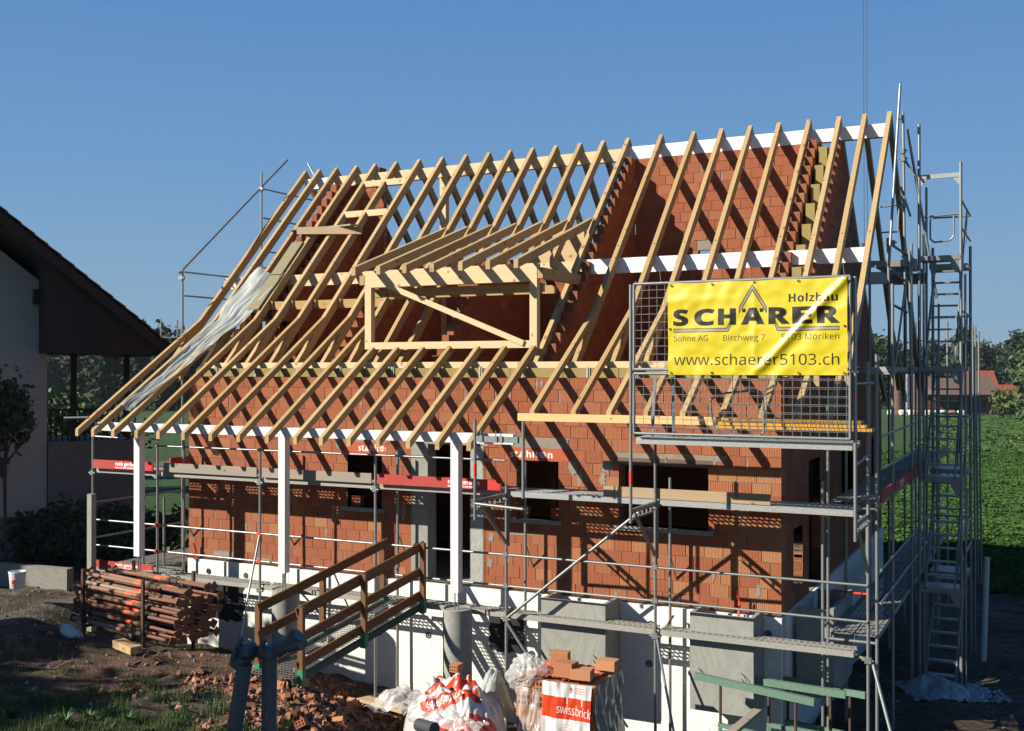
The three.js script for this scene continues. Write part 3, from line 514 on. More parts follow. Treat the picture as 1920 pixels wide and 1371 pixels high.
{
  const S = thing('gable_scaffold', 'shaded steel scaffold along the brick gable wall beside the stair tower', 'scaffold', V(0, 0, 0));
  const ZS = [-.05, -1.6, -4.15, -6.7, -9.25, -11.4], xo = 1.40, xi = .68, tops = [3.2, 5.1, 6.0, 7.4, 5.2, 4.9];
  ZS.forEach((z, i) => {
    if (i) part('standard', tube(V(xo, groundAt(xo, z), z), V(xo, tops[i], z), TR), M.galv, S);
    part('standard', tube(V(xi, groundAt(xi, z), z), V(xi, Math.min(tops[i], 5.9), z), TR), M.galv, S);
    for (const y of [-.26, 1.69, 3.7]) if (y < tops[i]) { part('transom', tube(V(xi, y, z), V(xo, y, z), TR, 8), M.galv, S); if (i && y > 3) part('bracket_plate', bx(xo - .35, xo + .05, 3.66, 3.78, z - .02, z + .02), M.alu, S); }
  });
  for (let i = 0; i < 5; i++) for (const y of [-.17, 1.78, 3.78, 5.72]) {
    if (y > 3 && i < 1) continue; if (y > 5 && (i < 2 || i > 2)) continue;
    for (const [x0, x1] of [[xi + .03, xi + .34], [xi + .37, xo - .03]]) part('deck', plank(x0, x1, ZS[i + 1] + .04, ZS[i] - .04, y, true), M.deck, S);
    if (y < 3) for (const h of [.5, .98]) part('guard_rail', tube(V(xo + .03, y + h, ZS[i]), V(xo + .03, y + h, ZS[i + 1]), .019, 8), M.galv, S);
    if (y > 1 && y < 2) { part('toe_board', bx(xo, xo + .028, y + .01, y + .17, ZS[i + 1] + .1, ZS[i] - .1), i < 3 ? M.redBoard : M.greyPlank, S); if (i && i < 3) toeText(V(xo + .031, y + .015, ZS[i] - .6), V(xo + .031, y + .015, ZS[i] - 1.5), .15, S); }
  }
  part('toe_board', bx(xi, xo, 5.46, 5.68, -6.72, -6.69), M.galv, S); part('deck_edge', bx(xi - .1, xo + .1, 5.60, 5.72, -4.15, -4.11), M.galv, S);
  // loose tubes, braces and couplers round the ridge
  const tb = (a, b, m = M.galv, r = TR) => part('scaffold_tube', tube(a, b, r), m, S);
  tb(onZ(1689, 157, -4.1), onZ(1667, 500, -3.7), M.galv); tb(onZ(1694, 212, -4.25), onZ(1699, 690, -4.25), M.galv); tb(onZ(1702, 242, -4.35), onZ(1757, 560, -4.6), M.galv);
  tb(onZ(1665, 446, -3.9), onZ(1671, 700, -3.9), M.galv); tb(onZ(1698, 300, -4.3), onZ(1716, 330, -4.3), M.galv, .02); tb(onZ(1674, 460, -3.9), onZ(1716, 488, -4.2)); tb(onZ(1669, 505, -3.9), onZ(1702, 530, -4.2)); tb(onZ(1672, 570, -3.9), onZ(1701, 586, -4.2));
  tb(onZ(1700, 520, -4.2), onZ(1678, 690, -3.8), M.galv, .02); tb(onZ(1690, 350, -4.3), onZ(1708, 406, -4.3), M.galv, .02); tb(onZ(1706, 470, -4.0), onZ(1709, 760, -4.0), M.galv);
  for (const [a, b] of [[1688, 219], [1694, 283], [1695, 298], [1692, 372], [1696, 384], [1665, 455], [1674, 455], [1700, 482]]) coupler(onZ(a, b, -4.15), S);
  for (const [px, t] of [[1824, 610], [1829, 612], [1835, 622]]) { const q = onZ(px, t, -12.3); tb(q, V(q.x + .06, groundAt(q.x, q.z) + .4, q.z), M.galv); }
  // hoop guards
  const hoop = (px0, py0, px1, py1, z) => { const a = onZ(px0, py0, z), b = onZ(px1, py0 - 3, z), c = onZ(px1 - 2, py1, z), d = onZ(px0 + 2, py1 + 2, z); part('hoop_guard', path([a, b, b.clone().lerp(c, .5), c, c.clone().lerp(d, .5), d], .016, 40, false, .15), M.galv, S); };
  hoop(1652, 388, 1686, 434, -4.9);
  part('guard_rail', tube(onZ(1652, 388, -4.9), onZ(1692, 383, -4.9), .018), M.galv, S);
}
{
  const S = thing('stair_tower', 'tall steel scaffold stair tower with ladder flights beyond the gable', 'scaffold', V(0, 0, 0));
  const x0 = 1.50, x1 = 2.20, z0 = -4.45, z1 = -6.9;
  for (const [x, z, h] of [[x0, z0, 8.2], [x1, z0, 7.45], [x0, z1, 6.2], [x1, z1, 6.2]]) {
    part('standard', tube(V(x, groundAt(x, z), z), V(x, h, z), TR + .004), z === z0 ? M.galv : M.galv, S);
    part('standard', tube(V(x + .07, groundAt(x, z), z - .05), V(x + .07, h - 2, z - .05), .02), M.galv, S);
  }
  part('top_bar', bx(x0, x1, 7.19, 7.27, z0 - .02, z0 + .02), M.alu, S);
  for (const [x, s] of [[x0, 1], [x1, -1]]) part('gusset', prismZ([[x, 7.19], [x + s * .14, 7.19], [x, 7.02]], z0 - .01, z0 + .01), M.alu, S);
  for (const y of [-.2, 1.8, 3.8, 5.8]) {
    part('platform', bx(x0, x1, y - .09, y, z1, z1 + .7), M.galv, S); part('platform', [bx(x0, x1, y - .08, y, z0 - .55, z0 - .03), bx(x0, x1, y - .09, y - .005, z0 - .03, z0 + .03)], M.galv, S);
    part('guard_rail', [tube(V(x0, y + 1, z1), V(x1, y + 1, z1), .018), tube(V(x1, y + 1, z0), V(x1, y + 1, z1), .018), tube(V(x1, y + .5, z0), V(x1, y + .5, z1), .018)], M.galv, S);
    part('corner_plate', prismZ([[x1 - .2, y - .09], [x1 - .02, y - .09], [x1 - .02, y - .34], [x1 - .1, y - .3]], z0 + .0, z0 + .015), M.galv, S);
  }
  for (const yb of [-2.0, -.2, 1.8, 3.8]) { // ladder-like flights, leaning away
    const a = V(x0 + .10, yb, z0 + .12), b = V(x0 + .17, yb + 2.02, z0 - 1.2), w = .50; const fl = part('stair_flight', [beam(a, b, .03, .08), beam(a.clone().add(V(w, 0, 0)), b.clone().add(V(w - .02, 0, 0)), .03, .08)], M.galv, S);
    for (let k = 1; k < 9; k++) { const p = a.clone().lerp(b, k / 9); part('tread', bx(p.x, p.x + w, p.y - .015, p.y + .015, p.z - .09, p.z + .05), M.galv, fl); }
    part('handrail', path([a.clone().add(V(w + .05, .2, 0)), a.clone().add(V(w + .08, 1.0, .1)), b.clone().add(V(w + .05, .9, 0)), b.clone().add(V(w + .02, .3, -.1))], .015, 30), M.galv, fl);
  }
  { const a = onZ(1734, 407, z0), b = onZ(1802, 400, z0); part('guard_rail', tube(a, b, .019), M.galv, S);
    const c = onZ(1745, 408, z0), d = onZ(1789, 404, z0); part('hoop_guard', path([c, V(c.x, c.y - .38, c.z), V(c.x + .07, c.y - .45, c.z), V(d.x - .07, d.y - .44, d.z), V(d.x, d.y - .36, d.z), d], .017, 50, false, .12), M.galv, S); }
  part('diagonal_brace', tube(V(x1 + .02, 6.1, z0), V(x1 - .06, 2.2, z0 - .5), .018), M.galv, S); part('diagonal_brace', tube(V(x1 + .1, 1.6, z0 - .1), V(x1 - .02, -1.6, z0), .018), M.galv, S);
}
{ // scaffold round the left end and the back
  const S = thing('end_scaffold', 'steel scaffold at the shaded end of the house beside the neighbouring roof', 'scaffold', V(0, 0, 0));
  const xo = -13.4, xi = -12.15, ZS = [-1.52, -4.16, -6.7, -9.2];
  ZS.forEach((z, i) => { const tops = [5.95, 8.5, 7.2, 5.4]; part('standard', tube(V(xo, groundAt(xo, z), z), V(xo, tops[i], z), TR), M.galv, S); part('standard', tube(V(xi, groundAt(xi, z), z), V(xi, 3.0, z), TR), M.galv, S);
    for (const y of [-.26, 1.69]) part('transom', tube(V(xi, y, z), V(xo, y, z), TR, 8), M.galv, S); });
  part('standard', tube(V(xi, groundAt(xi, .3), .3), V(xi, 1.2, .3), TR), M.galv, S); part('standard', tube(V(-12.7, groundAt(-12.7, .3), .3), V(-12.7, 2.0, .3), TR), M.galv, S);
  for (let i = 0; i < 3; i++) for (const y of [-.17, 1.78]) for (const [a, b] of [[xo + .05, xo + .62], [xo + .65, xi - .02]]) part('deck', plank(a, b, ZS[i + 1] + .03, ZS[i] - .03, y, true), M.deck, S);
  for (const y of [-.17, 1.78]) for (const [a, b] of [[xo + .05, xo + .62], [xo + .65, xi - .02]]) part('deck', plank(a, b, -1.48, .2, y, true), M.deck, S);
  part('toe_board', bx(xi - .05, xi - .02, 1.8, 1.97, -1.9, .1), M.redBoard, S);
  for (const [y0, z0, z1] of [[5.88, -1.52, -4.1], [5.36, -1.52, -4.1], [8.1, -4.16, -6.7], [7.4, -4.16, -6.7], [6.6, -4.16, -6.6], [6.2, -4.16, -6.6], [1.1, -1.5, .9], [.4, -1.5, .9]]) part('guard_rail', tube(V(xo + .03, y0, z0), V(xo + .03, y0, z1), .019), M.galv, S);
  part('diagonal_brace', tube(V(xo - .03, 5.85, -1.45), V(xo - .03, 8.98, -5.18), TR), M.galv, S); part('diagonal_brace', tube(onZ(577, 306, -7.2), onZ(600, 350, -6.9), TR), M.galv, S);
  coupler(V(xo, 5.75, -1.5), S); coupler(V(xo, 8.1, -4.16), S); coupler(V(xo, 6.0, -4.16), S);
  { const a = atDepth(302, 597, 23), b = atDepth(302, 632, 23), c = atDepth(332, 632, 23), d = atDepth(332, 600, 23); part('hoop_guard', path([a, b, c, d], .016, 30, false, .15), M.galv, S); }
  part('stub_tube', tube(atDepth(120, 784, 20.5), atDepth(166, 783, 20.5), TR), M.galv, S);
  { const p = onX(172, 940, -13.2); part('shore_post', bx(p.x - .06, p.x + .06, groundAt(p.x, p.z), 1.3, p.z - .06, p.z + .06), M.concrete, S); }
}
{ // banner cage
  const F = thing('mesh_fence', 'galvanized wire mesh fence panel standing on the scaffold behind the yellow banner', 'fence', V(0, 0, 0));
  const z = 2.055, pan = (y0, y1, dx) => {
    const a = -1.60, b = 1.345, fr = part('fence_frame', [tube(V(a, y0, z), V(b, y0, z), .021), tube(V(a, y1, z), V(b, y1, z), .021), tube(V(a, y0, z), V(a, y1, z), .021), tube(V(b, y0, z), V(b, y1, z), .021)], M.galv, F);
    const w = []; for (let x = a + .11; x < b; x += .115) w.push(tube(V(x + dx, y0, z), V(x + dx, y1, z), .0038, 5)); for (let y = y0 + .1; y < y1; y += .112) w.push(tube(V(a, y, z + .006), V(b, y, z + .006), .0038, 5));
    part('wire_mesh', w, M.galv, fr, 'stuff');
  };
  pan(3.74, 4.94, 0); pan(2.84, 3.68, .03);
  const w2 = []; for (let x = -.2; x < 1.3; x += .115) w2.push(tube(V(x, 2.86, z - .04), V(x, 3.66, z - .04), .0035, 5)); for (let y = 2.92; y < 3.66; y += .112) w2.push(tube(V(-.9, y, z - .045), V(1.32, y, z - .045), .0035, 5)); part('wire_mesh', w2, M.galv, F, 'stuff');
  for (const [x, y] of [[-1.2, 4.97], [.05, 4.97], [1.28, 4.98]]) part('wire_tie', tube(V(x, y - .05, z), V(x - .03, y + .16, z - .02), .003, 5), M.galv, F);
  // printed banner
  const bt = canvasTex(2048, 1008, (x, w, h) => {
    x.fillStyle = '#e9d51e'; x.fillRect(0, 0, w, h);
    const ink = '#14110a', gr = '#a9a493'; x.textBaseline = 'alphabetic';
    const fit = (t, font, X0, X1, base, sw = 0) => { x.font = font; x.lineJoin = 'miter'; const m = x.measureText(t), l = m.actualBoundingBoxLeft || 0, r = m.actualBoundingBoxRight || m.width; x.save(); x.translate(X0, base); x.scale((X1 - X0) / (l + r), 1); x.fillText(t, l, 0); if (sw) { x.lineWidth = sw; x.strokeStyle = x.fillStyle; x.strokeText(t, l, 0); } x.restore(); };
    x.fillStyle = ink; fit('Holzbau', 'bold 118px sans-serif', 1411, 1948, 242);
    // roof mark
    x.beginPath(); [[850, 285], [1003, 45], [1160, 285], [1160, 345], [1003, 104], [850, 345]].forEach(([a, b], i) => (i ? x.lineTo(a, b) : x.moveTo(a, b))); x.closePath(); x.fillStyle = gr; x.fill(); x.lineWidth = 9; x.strokeStyle = ink; x.stroke();
    const bar = (pts) => { x.beginPath(); pts.forEach(([a, b], i) => (i ? x.lineTo(a, b) : x.moveTo(a, b))); x.closePath(); x.fillStyle = gr; x.fill(); x.lineWidth = 7; x.strokeStyle = ink; x.stroke(); };
    bar([[72, 506], [706, 506], [752, 420], [752, 466], [722, 542], [72, 542]]); bar([[1256, 420], [1302, 506], [1962, 506], [1962, 542], [1286, 542], [1256, 466]]);
    x.fillStyle = ink; for (const [c, X0, X1] of [['S', 74, 238], ['C', 328, 552], ['H', 612, 806], ['A', 882, 1128], ['R', 1194, 1408], ['E', 1462, 1662], ['R', 1732, 1955]]) fit(c, 'bold 232px sans-serif', X0, X1, 466, 13);
    x.fillRect(884, 300, 42, 40); x.fillRect(1084, 300, 42, 40);
    x.fillStyle = '#2c2610'; fit('Söhne AG', '86px sans-serif', 69, 488, 640); fit('Birchweg 7', '86px sans-serif', 664, 1150, 640); fit('5103 Möriken', '86px sans-serif', 1334, 1962, 637);
    x.fillStyle = '#1c180a'; fit('www.schaerer5103.ch', '160px sans-serif', 72, 1964, 900);
  });
  const zb = 2.095, A = onZ(1253, 540, zb), B = onZ(1589, 527, zb), D = onZ(1253, 703, zb); const W = B.x - A.x, H = 4.93 - D.y, g = new THREE.PlaneGeometry(W, H, 120, 60), p = g.attributes.position;
  for (let i = 0; i < p.count; i++) {
    const x = p.getX(i) / W + .5, y = p.getY(i) / H + .5; const dl = ((x - .5) * 1 - y * .5) / Math.hypot(1, .5) * 2; // fold running to the upper right corner
    let q = .030 * Math.exp(-((dl) ** 2) / .0026) * sstep(-.02, .12, y) - .016 * Math.exp(-((dl - .12) ** 2) / .006) + .012 * Math.exp(-((x - .5) ** 2) / .0004) * (1 - y * .4);
    q += .010 * n2(x * 3, y * 2) + .005 * n2(x * 9 + 4, y * 6) + .010 * Math.sin(y * 3.14) ; q += .008 * Math.exp(-((y - .82 + .25 * (x - .2) * (x - .2)) ** 2) / .002) * sstep(.5, .2, x);
    p.setZ(i, q); p.setY(i, p.getY(i) - .008 * Math.sin(x * 9.4) ** 2 * (y > .97 ? 1 : 0));
  }
  g.computeVertexNormals(); g.translate((A.x + B.x) / 2, D.y + H / 2, zb);
  const b = thing('banner', 'yellow company banner with black lettering hung on the mesh fence', 'banner', V(0, 0, 0));
  part('printed_sheet', g, phys(C3(.62, .62, .62), { map: bt, roughness: .46, side: THREE.DoubleSide, clearcoat: .2, clearcoatRoughness: .3 }), b);
  for (let k = 0; k < 5; k++) for (const y of [D.y + .03, 4.90]) part('eyelet', new THREE.TorusGeometry(.012, .005, 6, 12).translate(A.x + .04 + k * (W - .08) / 4, y, zb + .015), M.steelDark, b);
  for (const x of [A.x + .03, B.x - .03]) part('eyelet', new THREE.TorusGeometry(.012, .005, 6, 12).translate(x, D.y + H / 2, zb + .018), M.steelDark, b);
}
// yellow formwork boards on the banner deck
for (let k = 0; k < 3; k++) { const g = bx(-.62 + k * .05, 1.52 - k * .07, 2.90 + k * .05, 2.945 + k * .05, 1.10 + k * .012, 1.42 + k * .012); solo('formwork_board', g, M.formBoard, 'yellow formwork board lying level behind the mesh fence', 'board', 'yellow formwork boards'); }

// ---------------------------------------------------------------- ground
const fall = (x, z) => { const D = Math.hypot(x - CAM.x, z - CAM.z); return -.0185 * Math.max(0, Math.min(D, 420) - 45); };
const groundY = (x, z) => groundAt(x, z) + fall(x, z);
const onGround = (px, py) => { let p = onY(px, py, -1.2); for (let k = 0; k < 12; k++) { const y = groundY(p.x, p.z); p = onY(px, py, lerp(p.y, y, .6)); } p.y = groundY(p.x, p.z); return p; };
{
  const axis = (a, b, s) => { const v = []; for (let t = a; t <= b + 1e-6; t += s) v.push(t); let st = s; let lo = a, hi = b; while (lo > -1500) { st *= 1.18; lo -= st; v.unshift(lo); } st = s; while (hi < 1500) { st *= 1.18; hi += st; v.push(hi); } return v; };
  const xs = axis(-24, 10, .16), zs = axis(-16, 11, .16), nx = xs.length, nz = zs.length, pos = [], uv = [], col = [], idx = [];
  for (const z of zs) for (const x of xs) {
    pos.push(x, groundY(x, z), z); uv.push(x, z);
    const n = n2(x * .4, z * .4) * .5 + n2(x * 1.6, z * 1.6) * .35 + n2(x * 5, z * 5) * .25;
    let c = [.115 + n * .045, .084 + n * .033, .056 + n * .023];
    const clayey = sstep(-11.5, -9.5, x) * sstep(-3.6, -5, x) * sstep(.3, .9, z) * sstep(6.2, 4.6, z); c = c.map((v, i) => lerp(v, [.21, .115, .075][i] * (1 + n * .4), clayey * .75));                        // damp earth
    const dust = sstep(.1, .7, n2(x * .25 + 9, z * .25)) ; c = c.map((v, i) => lerp(v, [.20, .165, .122][i], dust * .55));
    const grav = sstep(-12.2, -14, x) * sstep(-1, 1, z) * sstep(.0, .3, n2(x * .7, z * .9) + .15); c = c.map((v, i) => lerp(v, [.25, .235, .21][i], grav * .85));
    const green = [.044 + n * .012, .128 + n * .026, .008 + n * .002];
    let gr = Math.max(sstep(-14, -19, z + n * 1.2), sstep(4.6, 6.4, x + n) * sstep(-4, -8, z), sstep(-19, -24, x));
    gr = Math.max(gr, sstep(.25, .6, n2(x * .5 + 3, z * .5 + 8)) * sstep(4.5, 6, z) * .7);
    c = c.map((v, i) => lerp(v, green[i], gr)); col.push(...c);
  }
  for (let j = 0; j < nz - 1; j++) for (let i = 0; i < nx - 1; i++) { const a = j * nx + i, b = a + 1, c = a + nx, d = c + 1; idx.push(a, c, b, b, c, d); }
  const g = new THREE.BufferGeometry(); g.setAttribute('position', new THREE.Float32BufferAttribute(pos, 3)); g.setAttribute('uv', new THREE.Float32BufferAttribute(uv, 2)); g.setAttribute('color', new THREE.Float32BufferAttribute(col, 3)); g.setIndex(idx); g.computeVertexNormals();
  const o = new THREE.Mesh(g, mat(0xffffff, { map: groundTex, bumpMap: groundBump, bumpScale: .06, vertexColors: true, roughness: 1 })); o.name = 'ground'; o.userData.kind = 'structure'; o.receiveShadow = true; o.castShadow = true; scene.add(o);
}
function scatter(name, geo, m, spots, kind = 'stuff') { // spots: [pos, rotation, scale(Vector3), color?]
  const o = new THREE.InstancedMesh(geo, m, spots.length), q = new THREE.Matrix4(); spots.forEach(([p, r, s, c], i) => { o.setMatrixAt(i, q.compose(p, new THREE.Quaternion().setFromEuler(r), s)); if (c) o.setColorAt(i, c); });
  o.name = name; o.userData.kind = kind; o.castShadow = o.receiveShadow = true; scene.add(o); return o;
}
const rot = () => new THREE.Euler(rr(0, 6.28), rr(0, 6.28), rr(0, 6.28));
{ // loose stones, clay rubble, grass
  const st = new THREE.IcosahedronGeometry(1, 0), s1 = [], s2 = [];
  for (let k = 0; k < 5200; k++) { const x = rr(-19, 6), z = rr(-6, 8.5); if (z < 0 && x > -11.9 && x < .1) continue; const s = .008 + .03 * rnd() ** 3; const p = V(x, groundY(x, z) + s * .3, z); const v = rr(.10, .22); s1.push([p, rot(), V(s * rr(.7, 1.4), s * rr(.5, .9), s), C3(v, v * .94, v * .86)]); }
  scatter('gravel', st, mat(0xffffff, { roughness: 1 }), s1).userData.label = 'loose stones scattered over the bare earth';
  let bk = new THREE.BoxGeometry(1, 1, 1); bk.deleteAttribute('uv'); bk.deleteAttribute('normal'); bk = mergeVertices(bk); { const q = bk.attributes.position; for (let i = 0; i < q.count; i++) q.setXYZ(i, q.getX(i) * rr(.45, 1.15), q.getY(i) * rr(.5, 1.1), q.getZ(i) * rr(.45, 1.15)); } bk = bk.toNonIndexed(); bk.computeVertexNormals(); bk.setAttribute('uv', new THREE.BufferAttribute(new Float32Array(bk.attributes.position.count * 2), 2));
  for (let k = 0; k < 6500; k++) { const px = rr(250, 980), py = rr(1225, 1371); const d = n2(px * .008, py * .02) + (px > 420 && px < 860 && py > 1245 ? .55 : -.25); if (d < rr(-.2, .9)) continue; const p = onGround(px, py); if (p.z < .25) continue; const s = .016 + .085 * rnd() ** 2.2; p.y += s * .25; const t = rr(.6, 1.3), w = rnd() < .3 ? .05 : 0; s2.push([p, rot(), V(s * rr(.8, 2.2), s * rr(.25, .7), s * rr(.6, 1.5)), C3(.31 * t + w, .135 * t + w, .08 * t + w)]); }
  scatter('brick_rubble', bk, mat(0xffffff, { map: rep(fineTex.clone(), 1, 1), roughness: 1 }), s2).userData.label = 'small crushed clay brick rubble strewn over the earth bank';
  const bl = new THREE.BufferGeometry(); bl.setAttribute('position', new THREE.Float32BufferAttribute([-.5, 0, 0, .5, 0, 0, .12, .55, .10, -.18, .55, .10, .05, 1, .3], 3)); bl.setIndex([0, 1, 2, 0, 2, 3, 3, 2, 4]); bl.computeVertexNormals(); bl.setAttribute('uv', new THREE.Float32BufferAttribute([0, 0, 1, 0, 1, .5, 0, .5, .5, 1], 2));
  const gs = [], gcol = () => { const t = rr(.7, 1.35), y = rnd() < .25 ? 1.6 : 1; return C3(.055 * t * y, .105 * t * (y > 1 ? 1.1 : 1), .022 * t); };
  const blade = (x, z, h) => gs.push([V(x, groundY(x, z) - .01, z), new THREE.Euler(rr(-.35, .35), rr(0, 6.28), rr(-.3, .3)), V(rr(.006, .014), h, h), gcol()]);
  for (let k = 0; k < 60000 && gs.length < 15000; k++) { const px = rr(-60, 560), py = rr(1195, 1420); const w = n2(px * .012, py * .02) + (py - 1285) / 120 - Math.max(0, px - 330) / 260; if (w < rr(-.1, .7)) continue; const p = onGround(px, py); if (p.z < 2.2) continue; blade(p.x, p.z, rr(.05, .19)); }
  for (let k = 0; k < 9000; k++) { const x = rr(4.2, 9), z = rr(-22, -5); if (n2(x * .6, z * .6) + (x - 5) * .25 < -.1) continue; blade(x, z, rr(.12, .45)); }
  for (let k = 0; k < 5000; k++) { const x = rr(-18, -12.6), z = rr(-7, 3.5); if (n2(x * .6, z * .6) < .1) continue; blade(x, z, rr(.06, .22)); }
  for (let k = 0; k < 900; k++) { const x = rr(-11.5, -5), z = rr(.2, .9); if (n2(x * 1.3, z) > .1) blade(x, z, rr(.05, .16)); }
  scatter('grass', bl, phys(0xffffff, { roughness: .8, side: THREE.DoubleSide }), gs).userData.label = 'short rough grass and weeds on the waste ground';
}
// ---------------------------------------------------------------- loose bricks and rubble blocks
function holedBlock(w, h, d, nx, ny) { // extruded clay block: holes run through along z
  const s = new THREE.Shape([[-w / 2, -h / 2], [w / 2, -h / 2], [w / 2, h / 2], [-w / 2, h / 2]].map(([a, b]) => new THREE.Vector2(a, b)));
  const cw = w / (nx + .35), ch = h / (ny + .35);
  for (let i = 0; i < nx; i++) for (let j = 0; j < ny; j++) { const cx = (i - (nx - 1) / 2) * cw, cy = (j - (ny - 1) / 2) * ch, a = cw * .27, b = ch * .32; s.holes.push(new THREE.Path([[cx - a, cy - b], [cx - a, cy + b], [cx + a, cy + b], [cx + a, cy - b]].map(([p, q]) => new THREE.Vector2(p, q)))); }
  const g = new THREE.ExtrudeGeometry(s, { depth: d, bevelEnabled: false }); g.translate(0, 0, -d / 2); return g.toNonIndexed();
}
const clay = [C3(.43, .185, .08), C3(.46, .215, .10), C3(.37, .145, .064), C3(.33, .115, .052)].map((c) => mat(c, { map: rep(fineTex.clone(), 4, 4), roughness: .95 }));
const HB = holedBlock(.29, .19, .15, 5, 2), HB2 = holedBlock(.20, .14, .29, 4, 2), HALF = holedBlock(.16, .12, .14, 3, 2);
{
  const bits = [];
  for (let k = 0; k < 400 && bits.length < 64; k++) { const px = rr(430, 900), py = rr(1238, 1368); if (py < 1238 + (px - 430) * .06) continue; const p = onGround(px, py); if (p.z < .4) continue; if (p.x > -5.4 && p.z > 1.4 && px > 690) continue; bits.push(p); }
  for (const [px, py] of [[95, 1190], [250, 1288], [195, 1300], [640, 1262], [335, 1265], [375, 1262], [515, 1340], [710, 1345], [690, 1325]]) bits.push(onGround(px, py));
  for (const p of bits) { const o = new THREE.Mesh(rnd() < .5 ? HALF : rnd() < .5 ? HB2 : brickBox(.12, .09), clay[Math.floor(rnd() * 4)]); o.name = numbered('broken_brick'); const s = rr(.45, 1); o.scale.set(s, s * rr(.6, 1), s * rr(.6, 1)); o.position.copy(p).add(V(0, .04 * s, 0)); o.rotation.copy(new THREE.Euler(rr(-.7, .7), rr(0, 6.28), rr(-.7, .7))); o.castShadow = o.receiveShadow = true; scene.add(o); ud(o, 'broken red clay brick lying among the rubble on the bank', 'brick', 'broken bricks on the earth bank'); }
  const b1 = solo('clay_brick', HB2.clone().rotateY(.4), clay[1], 'whole clay brick at the foot of the white foundation', 'brick'); b1.position.copy(onGround(768, 1280)).add(V(0, .07, 0));
  const plk = solo('timber_plank', beam(onGround(680, 1322).add(V(0, .12, 0)), atDepth(1010, 1400, 14.9), .24, .05), M.tanPlank, 'long rough plank on the ground below the plastic heap', 'plank');
  solo('timber_plank', beam(atDepth(412, 1330, 15.6), atDepth(560, 1345, 15.2), .10, .20), M.brownWood, 'short dark squared timber lying in the rubble', 'timber');
  solo('timber_plank', beam(atDepth(222, 1205, 17.9), atDepth(256, 1219, 17.5), .2, .12), M.wood[1], 'pale timber offcut under the stacked steel props', 'timber');
  solo('drain_pipe', tube(atDepth(785, 1358, 14.6), atDepth(815, 1366, 14.3), .085, 20), mat(C3(.05, .055, .06), { roughness: .35 }), 'short black drain pipe lying beside the plank', 'pipe');
  solo('plastic_canister', new THREE.CapsuleGeometry(.11, .28, 6, 16).rotateZ(1.2).translate(...onGround(135, 1198).add(V(0, .1, 0)).toArray()), mat(C3(.34, .43, .44), { roughness: .5 }), 'pale blue plastic canister lying by the prop rack', 'canister');
}
